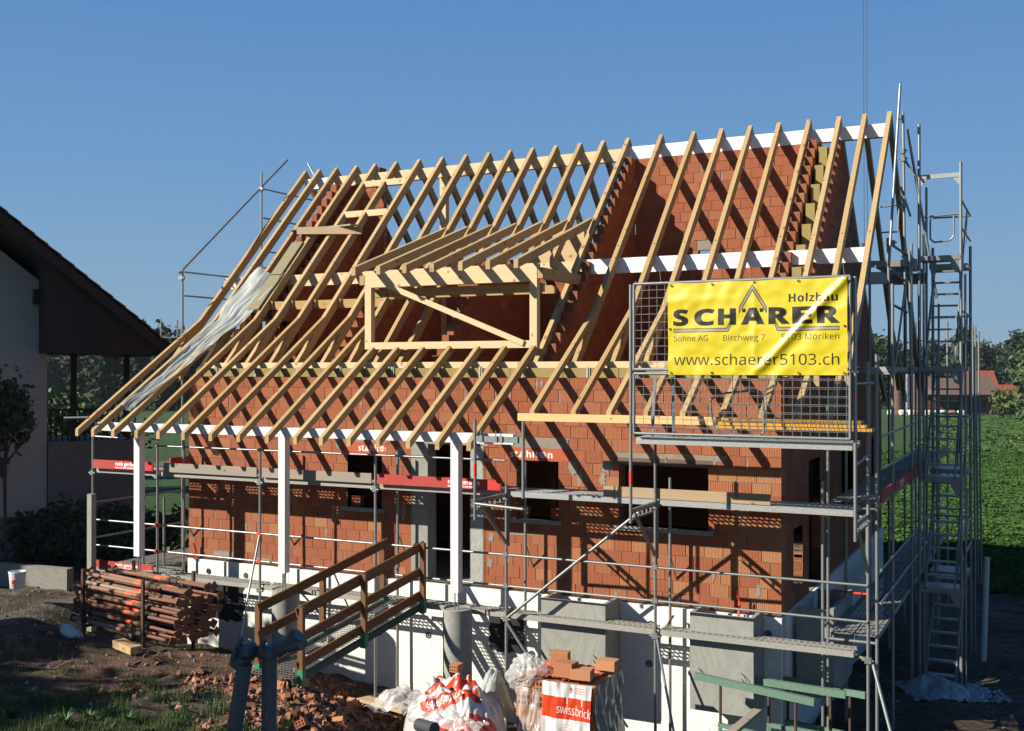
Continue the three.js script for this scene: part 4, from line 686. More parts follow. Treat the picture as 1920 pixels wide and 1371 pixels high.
{ // pack of hollow bricks under printed plastic
  const P = thing('brick_pack', 'stacked hollow bricks partly wrapped in printed white and orange plastic', 'brick stack', V(0, 0, 0));
  const x0 = -3.18, zf = 2.62; let y = -2.2;
  part('pallet', [bx(x0, x0 + 1.2, y, y + .12, zf - .95, zf)], M.greyPlank, P);
  for (let r = 0; r < 7; r++) for (let i = 0; i < 5; i++) { const flat = r % 3 === 1; const e = new THREE.Mesh(flat ? brickBox(.95, .2) : HB2, clay[Math.floor(rnd() * 3)]); e.name = 'brick'; e.castShadow = e.receiveShadow = true; if (flat) { e.scale.set(.78, 1, 1); e.position.set(x0 + .12 + i * .24, y + .12 + r * .205 + .1, zf - .475); } else { e.scale.set(1.13, 1.42, 3.2); e.position.set(x0 + .12 + i * .24, y + .12 + r * .205 + .1, zf - .475); } P.add(e); }
  const top = y + .12 + 7 * .205;
  const print = canvasTex(1024, 1300, (x, w, h) => {
    x.fillStyle = '#e8e6e4'; x.fillRect(0, 0, w, h); const O = '#e0431c';
    x.fillStyle = O; x.fillRect(0, 205, w, 310); x.fillRect(0, 850, 400, 450); x.fillRect(800, 960, 224, 340);
    x.fillStyle = '#f4efec'; x.font = '178px sans-serif'; x.save(); x.translate(330, 430); x.rotate(.05); x.scale(.86, 1); x.fillText('swissbrick', 0, 0); x.restore(); x.fillRect(520, 205, 22, 90); x.fillRect(830, 205, 22, 100);
    x.fillStyle = '#cf6a5a'; x.beginPath(); x.moveTo(560, 90); x.lineTo(610, 40); x.lineTo(665, 90); x.fill(); x.fillRect(590, 90, 40, 50); x.fillStyle = '#d79b92'; for (let k = 0; k < 3; k++) x.fillRect(690, 50 + k * 34, 200, 18);
    x.fillStyle = '#dd8577'; for (let k = 0; k < 3; k++) x.fillRect(470, 590 + k * 40, 200 - k * 30, 9); for (let k = 0; k < 4; k++) x.fillRect(480, 900 + k * 48, 150, 8);
  });
  const W = thing('plastic_wrap', 'printed white and orange plastic hood draped over the stacked bricks', 'plastic wrap', V(0, 0, 0));
  { const g = new THREE.PlaneGeometry(.74, 1.25, 44, 60), p = g.attributes.position; for (let i = 0; i < p.count; i++) { const u = p.getX(i), v = p.getY(i); p.setZ(i, .035 + .022 * n2(u * 3.2 + v * .6, v * .9) + .012 * n2(u * 9, v * 2.4) + .035 * Math.exp(-((u + .12 + v * .04) ** 2) / .002) + .03 * sstep(.3, -.6, v)); p.setX(i, u + .035 * v * .5); } g.computeVertexNormals(); g.translate(x0 + .80, top - .60, zf + .02); part('printed_sheet', g, phys(C3(.68, .68, .68), { map: print, roughness: .36, side: THREE.DoubleSide, clearcoat: .3 }), W); }
  { const g = new THREE.PlaneGeometry(1.0, 1.5, 40, 50), p = g.attributes.position; for (let i = 0; i < p.count; i++) { const u = p.getX(i), v = p.getY(i); p.setZ(i, .05 + .03 * n2(u * 4 + v, v * 2) + .015 * n2(u * 14, v * 4) + .05 * sstep(.2, -.7, v)); } g.computeVertexNormals(); g.rotateY(Math.PI / 2); g.translate(x0 + 1.2, top - .72, zf - .46); part('clear_side', g, phys(C3(.30, .30, .29), { roughness: .25, transmission: .35, thickness: 0, side: THREE.DoubleSide }), W); }
  { const g = new THREE.PlaneGeometry(.42, 1.2, 26, 40), p = g.attributes.position; for (let i = 0; i < p.count; i++) { const u = p.getX(i), v = p.getY(i); p.setZ(i, .03 + .03 * n2(u * 6 + v, v * 3) + .02 * n2(u * 16, v * 5)); } g.computeVertexNormals(); g.translate(x0 + .26, top - .72, zf + .0); part('clear_front', g, M.foil, W); }
  { const g = new THREE.IcosahedronGeometry(.30, 14); const p = g.attributes.position; for (let i = 0; i < p.count; i++) { const v = V(p.getX(i), p.getY(i), p.getZ(i)); const s = 1 + .22 * n3(v.x * 4, v.y * 4, v.z * 4) + .12 * Math.abs(n3(v.x * 8, v.y * 8, v.z * 8)); p.setXYZ(i, v.x * s * 1.0, v.y * s * .85, v.z * s * .6); } g.computeVertexNormals(); g.rotateZ(.5); g.translate(x0 + .10, top + .02, zf - .15); part('crumpled_end', g, M.film, W); }
  { const g = new THREE.PlaneGeometry(1.0, .8, 40, 30); g.rotateX(-Math.PI / 2); const p = g.attributes.position; for (let i = 0; i < p.count; i++) p.setY(i, .03 + .035 * Math.abs(n2(p.getX(i) * 5, p.getZ(i) * 5)) + .02 * n2(p.getX(i) * 13, p.getZ(i) * 11)); g.computeVertexNormals(); g.translate(x0 + .6, top, zf - .46); part('top_sheet', g, phys(C3(.66, .20, .12), { map: rep(fineTex.clone(), 2, 2), roughness: .35, side: THREE.DoubleSide }), W); }
  const loose = [[x0 + .42, zf - .62, .2, .2], [x0 + .72, zf - .14, -.05, .2], [x0 + .98, zf - .12, .12, .14], [x0 + 1.12, zf - .72, .02, .14]];
  loose.forEach(([x, z, a, h], i) => { const o = new THREE.Mesh(new RoundedBoxGeometry(.29, .19, .15, 2, .006), clay[[0, 2, 1, 1][i]]); o.name = numbered('clay_brick'); o.scale.set(i === 0 ? .9 : 1.0, h / .19, i === 0 ? 1.3 : 1.5); o.position.set(x, top + .07 + h / 2, z); o.rotation.y = a; o.castShadow = true; scene.add(o); ud(o, 'loose clay brick weighing down the plastic on the stacked bricks', 'brick', 'bricks on top of the wrapped stack'); });
}
{ // heap of printed film
  const H = thing('film_heap', 'crumpled heap of clear and orange striped plastic film on the ground', 'plastic film', V(0, 0, 0));
  const pr = canvasTex(1024, 1024, (x, w, h) => { x.fillStyle = '#dad8d6'; x.fillRect(0, 0, w, h); x.translate(512, 512); x.rotate(-.5); x.translate(-512, -512); x.fillStyle = '#e0401a'; for (let k = -2; k < 8; k++) x.fillRect(240 + (k % 2) * 80, k * 260 - 90, 600, 140); x.fillStyle = '#f2ece8'; x.font = '84px sans-serif'; for (let k = -2; k < 8; k += 2) x.fillText('swissbrick', 290, k * 260 + 10); });
  const c = atDepth(862, 1372, 15.6), nU = 110, nV = 70, pos = [], uv = [], idx = [];
  for (let j = 0; j <= nV; j++) for (let i = 0; i <= nU; i++) { const u = i / nU * 2 - 1, v = j / nV * 2 - 1; const r = (Math.abs(u) ** 3 + Math.abs(v) ** 3) ** (1 / 3); let h = .80 * Math.max(0, 1 - r ** 3.2) ** .6; h *= 1 + .20 * n2(u * 1.7 + 4, v * 1.7); h += (.11 * Math.abs(n2(u * 2.3, v * 2.3)) + .035 * Math.abs(n2(u * 4.6 + v * 2, v * 4.2))) * sstep(1.3, .5, r); pos.push(c.x - .08 + u * .80 + v * .14, c.y - .12 + h * .88, c.z + v * .6); uv.push(.5 + u * .5, .5 - v * .38 + h * .3); }
  for (let j = 0; j < nV; j++) for (let i = 0; i < nU; i++) { const a = j * (nU + 1) + i; idx.push(a, a + nU + 1, a + 1, a + 1, a + nU + 1, a + nU + 2); }
  const mk = () => { const g = new THREE.BufferGeometry(); g.setAttribute('position', new THREE.Float32BufferAttribute(pos, 3)); g.setAttribute('uv', new THREE.Float32BufferAttribute(uv, 2)); g.setIndex(idx); g.computeVertexNormals(); return g; };
  part('printed_film', mk(), phys(C3(.55, .55, .55), { map: pr, roughness: .34, side: THREE.DoubleSide, clearcoat: .2, clearcoatRoughness: .25 }), H);
  const skirt = (px, py, Z, w, d, h, m, sd) => { const q = atDepth(px, py, Z), g = new THREE.PlaneGeometry(w, d, 60, 40); g.rotateX(-Math.PI / 2); const p = g.attributes.position; for (let i = 0; i < p.count; i++) { const u = p.getX(i) / w, v = p.getZ(i) / d; p.setY(i, h * Math.max(0, 1 - 3.4 * (u * u + v * v)) + .10 * Math.abs(n2(u * 2.4 + sd, v * 2.4)) + .03 * Math.abs(n2(u * 5 + sd, v * 4.5))); } g.computeVertexNormals(); g.translate(q.x, q.y, q.z); part('clear_film', g, m, H); };
  skirt(765, 1330, 15.9, 1.1, .7, .25, M.foil, 2); skirt(925, 1340, 16.2, .55, .6, .62, M.filmDull, 5); skirt(840, 1360, 15.1, 1.1, .4, .12, M.foil, 9);
  const br = solo('clay_brick', HB2.clone(), clay[0], 'small clay brick resting on top of the film heap', 'brick'); br.scale.set(.65, .75, .6); br.position.copy(atDepth(856, 1251, 15.55));
}
{ // steel props in a rack
  const L = onY(150, 1142, -.62), R = onY(345, 1186, -.62), ax = R.clone().sub(L), len = ax.length() * .98; ax.normalize(); const back = V(ax.z, 0, -ax.x); if (back.dot(ray(250, 1160)) < 0) back.negate();
  const gy = (p) => groundY(p.x, p.z), base = Math.max(gy(L), gy(R)) + .10;
  const K = thing('prop_rack', 'rusty steel storage rack holding the stacked props', 'rack', V(0, 0, 0));
  const q = (a, b, y) => L.clone().addScaledVector(ax, a * len).addScaledVector(back, b).setY(y);
  for (const a of [.10, .70]) { for (const b of [-.12, .92]) part('rack_post', beam(q(a, b, Math.min(base - .15, gy(q(a, b, 0)))), q(a, b, base + 1.0), .05, .05), M.rustDark, K); part('rack_bar', beam(q(a, -.12, base - .03), q(a, .92, base - .03), .05, .05), M.rustDark, K); }
  const proto = new THREE.Group(); const l = len;
  part('outer_tube', tube(V(0, 0, 0), V(0, 0, l * .62), .036, 12), M.rust[0], proto);
  part('inner_tube', tube(V(0, 0, l * .60), V(0, 0, l), .029, 10), M.rust[2], proto);
  part('paint_mark', tube(V(0, 0, l * .50), V(0, 0, l * .56), .0368, 12), M.orangeMark, proto);
  part('thread_collar', [tube(V(0, 0, l * .615), V(0, 0, l * .72), .041, 12), new THREE.TorusGeometry(.062, .010, 6, 16).translate(0, 0, l * .655)], M.rustDark, proto);
  part('end_plate', bx(-.065, .065, -.065, .065, -.008, 0), M.rust[2], proto); part('end_plate', [prismZ([[-.068, -.068], [.068, -.068], [.068, .068], [-.068, .068]], l, l + .008, [[[-.016, -.016], [-.016, .016], [.016, .016], [.016, -.016]]])], M.rust[2], proto);
  part('dark_band', tube(V(0, 0, l * .14), V(0, 0, l * .16), .0366, 12), M.black, proto);
  for (let r = 0; r < 6; r++) for (let c = 0; c < 6; c++) {
    if (r === 5 && (c === 0 || c === 3)) continue; const o = proto.clone(); o.name = numbered('steel_prop');
    const p = q(rr(-.05, .03), -.04 + c * .16 + (r % 2) * .03, base + .06 + r * .155 + rr(-.02, .02)); const e = q(1, -.04 + c * .16 + rr(-.04, .04), base + .06 + r * .155 + rr(-.03, .03)); const d = e.sub(p).normalize();
    o.position.copy(p); o.quaternion.setFromUnitVectors(V(0, 0, 1), d); o.rotateZ(rr(0, 6)); scene.add(o); ud(o, 'rusty telescopic steel prop stacked in the rack', 'steel prop', 'steel props in the rack');
    const t = rnd(); if (t < .5) o.children[0].material = M.rust[t < .2 ? 1 : t < .35 ? 2 : 3];
  }
}
{ // access ramp to the door
  const R = thing('access_ramp', 'sloping mesh ramp with brown plank railings leading to the doorway', 'ramp', V(0, 0, 0));
  const uN = V(-5.66, -.12, 1.02), uF = V(-6.46, -.12, 1.0), lN = V(-6.33, -.80, 3.45), lF = V(-7.14, -.80, 3.45);
  const at = (t, s, h = 0) => uN.clone().lerp(lN, t).lerp(uF.clone().lerp(lF, t), s).add(V(0, h, 0));
  for (const s of [.02, .98]) part('side_channel', beam(at(-.02, s, -.05), at(1.06, s, -.05), .05, .10), mat(C3(.05, .10, .075), { map: galvTex, roughness: .6, metalness: .3 }), R);
  const g = []; for (let k = 0; k <= 46; k++) g.push(beam(at(k / 46 * 1.06, .04), at(k / 46 * 1.06, .96), .016, .006)); for (let k = 0; k <= 13; k++) g.push(beam(at(0, .04 + k / 13 * .92, .008), at(1.06, .04 + k / 13 * .92, .008), .014, .005)); part('mesh_tread', g, M.galv, R);
  for (const s of [0, 1]) {
    for (const t of [.02, .52, 1.0]) { part('rail_post', beam(at(t, s, -.02), at(t, s, 1.0), .07, .09, V(1, 0, 0)), M.brownWood, R); part('post_shoe', beam(at(t, s, -.16), at(t, s, .07), .085, .10, V(1, 0, 0)), M.greenPaint, R); }
    for (const h of [.93, .52, .13]) part('rail_board', beam(at(-.01, s - (s ? .06 : -.06) * .9, h), at(1.02, s - (s ? .06 : -.06) * .9, h), .035, .14), M.brownWood, R);
  }
}
{ // teal steel trestles by the foundation
  const tre = (a, b, lbl) => { const T = thing('steel_trestle', lbl, 'trestle', V(0, 0, 0)); part('top_beam', beam(a, b, .07, .10), M.greenSteel, T); const low = V(0, -.62, 0); part('cross_bar', beam(a.clone().lerp(b, .2).add(low), a.clone().lerp(b, .85).add(low), .05, .06), M.greenSteel, T);
    for (const t of [.22, .85]) { const p = a.clone().lerp(b, t); const gy = -2.3; part('screw_jack', tube(p.clone().add(V(0, -.05, 0)), p.clone().add(low), .022, 8), M.rustDark, T); for (const s of [-1, 1]) part('leg', beam(p.clone().add(low), V(p.x + s * .12, gy, p.z + s * .3), .05, .05), M.greenSteel, T); } return T; };
  tre(atDepth(1303, 1267, 15.6), atDepth(1526, 1316, 14.9), 'teal steel trestle with flat pale beam in front of the light well');
  tre(atDepth(1402, 1273, 16.0), atDepth(1585, 1302, 15.4), 'narrow teal steel trestle with rusty edges near the corner standard');
  tre(atDepth(1438, 1268, 16.6), atDepth(1622, 1303, 15.8), 'long thin teal trestle reaching past the corner standard');
  solo('timber_plank', beam(atDepth(1372, 1372, 14.4), atDepth(1420, 1332, 15.2), .12, .05), M.greyPlank, 'grey plank leaning on the teal trestle', 'plank');
}
{ // scaffold tubes and couplers close to the lens side of the bank
  const T = thing('tube_frame', 'steel tubes with shade put into their colour clamped together on the near bank', 'tube frame', V(0, 0, 0));
  const p = (a, b, Z) => atDepth(a, b, Z), m = mat(C3(.15, .18, .21), { map: galvTex, roughness: .55, metalness: .45 });  // galvanized steel darkened in its base colour to stand for shade on the tubes
  const foot = (a, b) => { const d = b.clone().sub(a); return a.clone().addScaledVector(d, (a.y + .95) / (a.y - b.y)); };
  const a1 = p(506, 1212, 3.6), b1 = p(495, 1371, 3.45), a2 = p(459, 1245, 3.55), b2 = p(428, 1371, 3.45);
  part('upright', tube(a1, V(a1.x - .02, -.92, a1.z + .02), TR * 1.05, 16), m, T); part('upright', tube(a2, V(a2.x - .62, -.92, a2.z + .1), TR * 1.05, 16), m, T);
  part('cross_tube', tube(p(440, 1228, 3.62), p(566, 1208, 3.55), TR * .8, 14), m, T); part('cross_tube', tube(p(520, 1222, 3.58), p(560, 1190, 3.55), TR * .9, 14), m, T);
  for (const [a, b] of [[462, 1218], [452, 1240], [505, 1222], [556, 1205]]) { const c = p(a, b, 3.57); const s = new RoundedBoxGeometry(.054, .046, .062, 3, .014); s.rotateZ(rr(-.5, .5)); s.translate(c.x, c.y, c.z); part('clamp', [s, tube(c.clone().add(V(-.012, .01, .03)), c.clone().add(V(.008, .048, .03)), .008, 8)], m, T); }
}
// ---------------------------------------------------------------- small things on the roof
solo('timber_plank', beam(V(-12.05, 6.95, -3.55), V(-10.55, 6.98, -3.7), .22, .035), M.greyPlank, 'grey plank lying across the rafters by the brick gable top', 'plank');
solo('timber_plank', beam(V(-11.7, 6.90, -3.35), V(-10.0, 6.82, -3.45), .035, .16), M.tanPlank, 'pale plank on edge under the grey roof planks', 'plank');
solo('timber_plank', beam(V(-11.55, 6.99, -3.9), V(-10.1, 6.93, -3.3), .20, .035), M.greyPlank, 'skewed grey plank on the roof planks', 'plank');
{ // plastic sheet sagging down the left rafters
  const n = 46, m = 120, pos = [], uv = [], idx = [];
  for (let j = 0; j <= m; j++) for (let i = 0; i <= n; i++) {
    const t = j / m, s = i / n, z = lerp(-2.55, 1.15, t), wid = lerp(.95, .36, sstep(.05, .95, t)) * (1 + .12 * n2(t * 5, 1)), cx = lerp(-11.92, -12.24, t) + .06 * n2(t * 4, 7);
    const surf = Math.max(mainTop(z), z > -1.58 ? sprTop(z) : -9); const x = cx + (s - .5) * wid;
    let y = surf + .03 + .075 * Math.abs(n2(s * 2.4 + t * 1.5, t * 2.0)) + .022 * Math.abs(n2(s * 5 + 3, t * 5)) - .10 * Math.sin(s * 3.14) * sstep(.2, .6, t); if (t < .14) y += .10 * (1 - t / .14) * Math.sin(s * 6);
    pos.push(x, y, z); uv.push(s, t * 4);
  }
  for (let j = 0; j < m; j++) for (let i = 0; i < n; i++) { const a = j * (n + 1) + i; idx.push(a, a + n + 1, a + 1, a + 1, a + n + 1, a + n + 2); }
  const g = new THREE.BufferGeometry(); g.setAttribute('position', new THREE.Float32BufferAttribute(pos, 3)); g.setAttribute('uv', new THREE.Float32BufferAttribute(uv, 2)); g.setIndex(idx); g.computeVertexNormals();
  solo('plastic_sheet', g, M.filmDull, 'translucent plastic sheet sagging down the end rafters', 'plastic sheet');
}
{ // crane cable and hook above the ridge
  const K = thing('crane_hook', 'twin crane cables hanging down from above with a small hook', 'crane hook', V(0, 0, 0)); const a = atDepth(1621, 458, 24), b = atDepth(1627, 458, 24.05);
  for (const q of [a, b]) part('cable', tube(q, V(q.x - .06, 34, q.z), .0065, 6), M.steelDark, K);
  part('hook_block', [bx(a.x - .05, b.x + .05, a.y - .06, a.y + .02, a.z - .04, a.z + .04), new THREE.TorusGeometry(.055, .012, 8, 20, 4.4).translate(a.x + .02, a.y - .13, a.z)], M.steelDark, K);
}

// ---------------------------------------------------------------- plants
function crownGeo(rx, ry, rz, n, size, sd, hollow = .35) { // many leaf clumps through a lumpy crown
  const pos = [], nor = [], uv = []; let made = 0, tries = 0;
  while (made < n && tries++ < n * 12) {
    const d = V(rr(-1, 1), rr(-1, 1), rr(-1, 1)); const l = d.length(); if (l > 1 || l < .05) continue; const r = Math.pow(rnd(), .42); d.multiplyScalar(r / l);
    const lump = .78 + .30 * n3(d.x * 1.7 + sd, d.y * 1.7, d.z * 1.7) + .16 * n3(d.x * 4 + sd, d.y * 4, d.z * 4); if (r < hollow && rnd() < .7) continue; if (n3(d.x * 3.1, d.y * 3.1 + sd, d.z * 3.1) < -.42) continue;
    const c = V(d.x * rx * lump, d.y * ry * lump, d.z * rz * lump), a = V(rr(-1, 1), rr(-.6, 1), rr(-1, 1)).normalize(), b = a.clone().cross(V(rr(-1, 1), rr(-1, 1), rr(-1, 1))).normalize(), s = size * rr(.55, 1.3); const nn = a.clone().cross(b).normalize();
    const q = [c.clone().addScaledVector(a, s * .6), c.clone().addScaledVector(b, s * .34), c.clone().addScaledVector(a, -s * .6), c.clone().addScaledVector(b, -s * .34)];
    for (const k of [0, 1, 2, 0, 2, 3]) { pos.push(q[k].x, q[k].y, q[k].z); nor.push(nn.x, nn.y, nn.z); uv.push(0, 0); } made++;
  }
  const g = new THREE.BufferGeometry(); g.setAttribute('position', new THREE.Float32BufferAttribute(pos, 3)); g.setAttribute('normal', new THREE.Float32BufferAttribute(nor, 3)); g.setAttribute('uv', new THREE.Float32BufferAttribute(uv, 2)); return g;
}
function treeAt(name, label, p, h, rx, ry, n, size, m, group, sd) {
  const t = thing(name, label, 'tree', p, group), cy = h - ry * .95; const tr = [tube(V(0, -.3, 0), V(.1, cy * .6, 0), h * .022, 9, h * .016), tube(V(.1, cy * .6, 0), V(0, h * .9, .1), h * .016, 8, h * .004)];
  for (let k = 0; k < 6; k++) { const a = k * 1.05 + sd, y = lerp(cy - ry * .6, cy + ry * .3, k / 6); tr.push(tube(V(.05, y, 0), V(Math.cos(a) * rx * .7, y + ry * .35, Math.sin(a) * rx * .7), h * .009, 6, h * .003)); }
  part('trunk', tr, M.bark, t); const c = crownGeo(rx, ry, rx, n, size, sd); c.translate(0, cy, 0); part('crown', c, m, t); return t;
}
// shade trees beyond the left edge and one added behind the camera, whose dappled shadow lies on the near bank
treeAt('shade_tree', 'broad leafy tree beside the waste ground shading the prop rack', V(-18.4, groundY(-18.4, 9.2), 9.2), 6.4, 2.7, 2.3, 2600, .26, M.leaf[1], 'garden trees', 2.2);
treeAt('shade_tree', 'rounded leafy tree near the grassy bank shading the weeds', V(-17.2, groundY(-17.2, 13.6), 13.6), 7.0, 3.0, 2.6, 4600, .26, M.leaf[0], 'garden trees', 5.1);
treeAt('shade_tree', 'tall leafy tree added out of view to shade the tube frame', V(-2.6, groundY(-2.6, 18.2), 18.2), 8.0, 2.8, 2.9, 4200, .28, M.leaf[2], 'garden trees', 8.4);  // unseen tree put in so that its shadow falls on the near tubes
{ // far wood: single trees in a belt behind the field, on both sides
  const protos = [0, 1, 2, 3, 4].map((k) => { const g = new THREE.Group(); const rx = [4.2, 5, 3.4, 4.6, 3][k], ry = [6.2, 6.6, 7.4, 5.4, 7.8][k], h = [17, 18, 19, 15.5, 20][k]; const c = crownGeo(rx, ry, rx, 900, 1.05, k * 3.3 + 1, .5); c.translate(0, h - ry, 0); const lp = crownGeo(rx * .9, ry * .5, rx * .9, 220, 1.2, k + 20, .3); lp.translate(0, 4, 0); part('trunk', tube(V(0, -1, 0), V(0, h * .6, 0), .35, 7, .2), M.bark, g); part('crown', [c, lp], mat([C3(.030, .052, .016), C3(.036, .062, .018), C3(.024, .044, .016), C3(.04, .066, .02), C3(.02, .038, .016)][k], { side: THREE.DoubleSide, roughness: .95 }), g); return g; });
  const belt = (p0, p1, n, Z0, Z1, grp, lbl) => { for (let k = 0; k < n; k++) { const px = lerp(p0, p1, (k + rr(.1, .9)) / n), Z = rr(Z0, Z1), q = atDepth(px, 700, Z); const o = protos[Math.floor(rnd() * 5)].clone(); o.name = numbered('forest_tree'); o.position.set(q.x, groundY(q.x, q.z) - .5, q.z); const s = rr(.82, 1.12); o.scale.set(s, s * rr(.9, 1.1), s); o.rotation.y = rr(0, 6.28); scene.add(o); ud(o, lbl, 'tree', grp); } };
  belt(1560, 1960, 34, 250, 300, 'trees of the wood behind the farm', 'dark green tree in the wood behind the red roofed farm');
  belt(1500, 1960, 26, 305, 330, 'trees of the wood behind the farm', 'dark green tree in the wood behind the red roofed farm');
  belt(40, 560, 36, 225, 275, 'trees of the wood behind the neighbouring house', 'dark green tree in the wood behind the neighbouring house');
  belt(20, 560, 22, 285, 320, 'trees of the wood behind the neighbouring house', 'dark green tree in the wood behind the neighbouring house');
  { const q = atDepth(1950, 700, 92); treeAt('field_tree', 'tall yellow green tree at the edge of the yellow field', V(q.x, groundY(q.x, q.z), q.z), 9.6, 2.6, 4.6, 2600, .55, M.leaf[1], null, 3.7); }
  { const q = atDepth(1880, 700, 160); treeAt('field_tree', 'small pale bush beside the red barn roof', V(q.x, groundY(q.x, q.z), q.z), 5.0, 2.3, 2.5, 700, .6, mat(C3(.075, .10, .022), { side: THREE.DoubleSide }), null, 6.7); }
  for (const [px, Z, h, w] of [[112, 45, 4.6, 2.2], [205, 60, 3.2, 2.6], [150, 52, 3.8, 1.8]]) { const q = atDepth(px, 700, Z); treeAt('garden_shrub', 'bushy green shrub behind the veranda posts', V(q.x, groundY(q.x, q.z), q.z), h, w, h * .46, 1500, .32, M.leaf[0], 'shrubs behind the veranda', px * .1); }
}
{ // field: crop rows, stubble strip
  const tuft = crownGeo(.34, .20, .34, 22, .26, 4.4, .1), sp = [];
  for (let k = 0; k < 17; k++) for (let j = 0; j <= 190; j++) { const Z = 76 + 112 * j / 190, px = lerp(1700 + k * 26, 1772 + k * 9.5, (1 / 70 - 1 / Z) / (1 / 70 - 1 / 185)); const q = atDepth(px, 700, Z); q.y = groundY(q.x, q.z) + .12; q.x += rr(-.12, .12); const t = rr(.7, 1.2); sp.push([q, new THREE.Euler(0, rr(0, 6), 0), V(rr(.8, 1.2), rr(.7, 1.1), rr(.8, 1.2)), C3(.036 * t, .088 * t, .016 * t)]); }
  scatter('crop_rows', tuft, mat(0xffffff, { side: THREE.DoubleSide, roughness: .9 }), sp).userData.label = 'rows of a green crop running away across the field';
  const lf = []; for (let k = 0; k < 15000; k++) { const Z = 1 / lerp(1 / 26, 1 / 76, rnd()), q = atDepth(rr(1600, 1990), 700, Z); if (q.z > -13.5) continue; if (q.x < 2.2 && q.z > -15) continue; q.y = groundY(q.x, q.z) + .05; const t = rr(.6, 1.25); lf.push([q, new THREE.Euler(0, rr(0, 6), 0), V(rr(.35, .7), rr(.2, .5), rr(.35, .7)), C3(.030 * t, .084 * t, .009 * t)]); }
  scatter('leaf_crop', tuft, mat(0xffffff, { side: THREE.DoubleSide, roughness: .9 }), lf).userData.label = 'low leafy green crop covering the near part of the field';
  const A = [[1893, 78], [1960, 78], [1990, 170], [1888, 170]].map(([px, Z]) => { const q = atDepth(px, 700, Z); q.y = groundY(q.x, q.z) + .03; return q; }); const g = new THREE.BufferGeometry(); g.setAttribute('position', new THREE.Float32BufferAttribute([A[0], A[1], A[2], A[0], A[2], A[3]].flatMap((q) => q.toArray()), 3)); g.setAttribute('uv', new THREE.Float32BufferAttribute([0, 0, 1, 0, 1, 1, 0, 0, 1, 1, 0, 1], 2)); g.computeVertexNormals(); struct('grain_field', g, mat(C3(.36, .28, .10), { map: fineTex, roughness: 1 }));
}
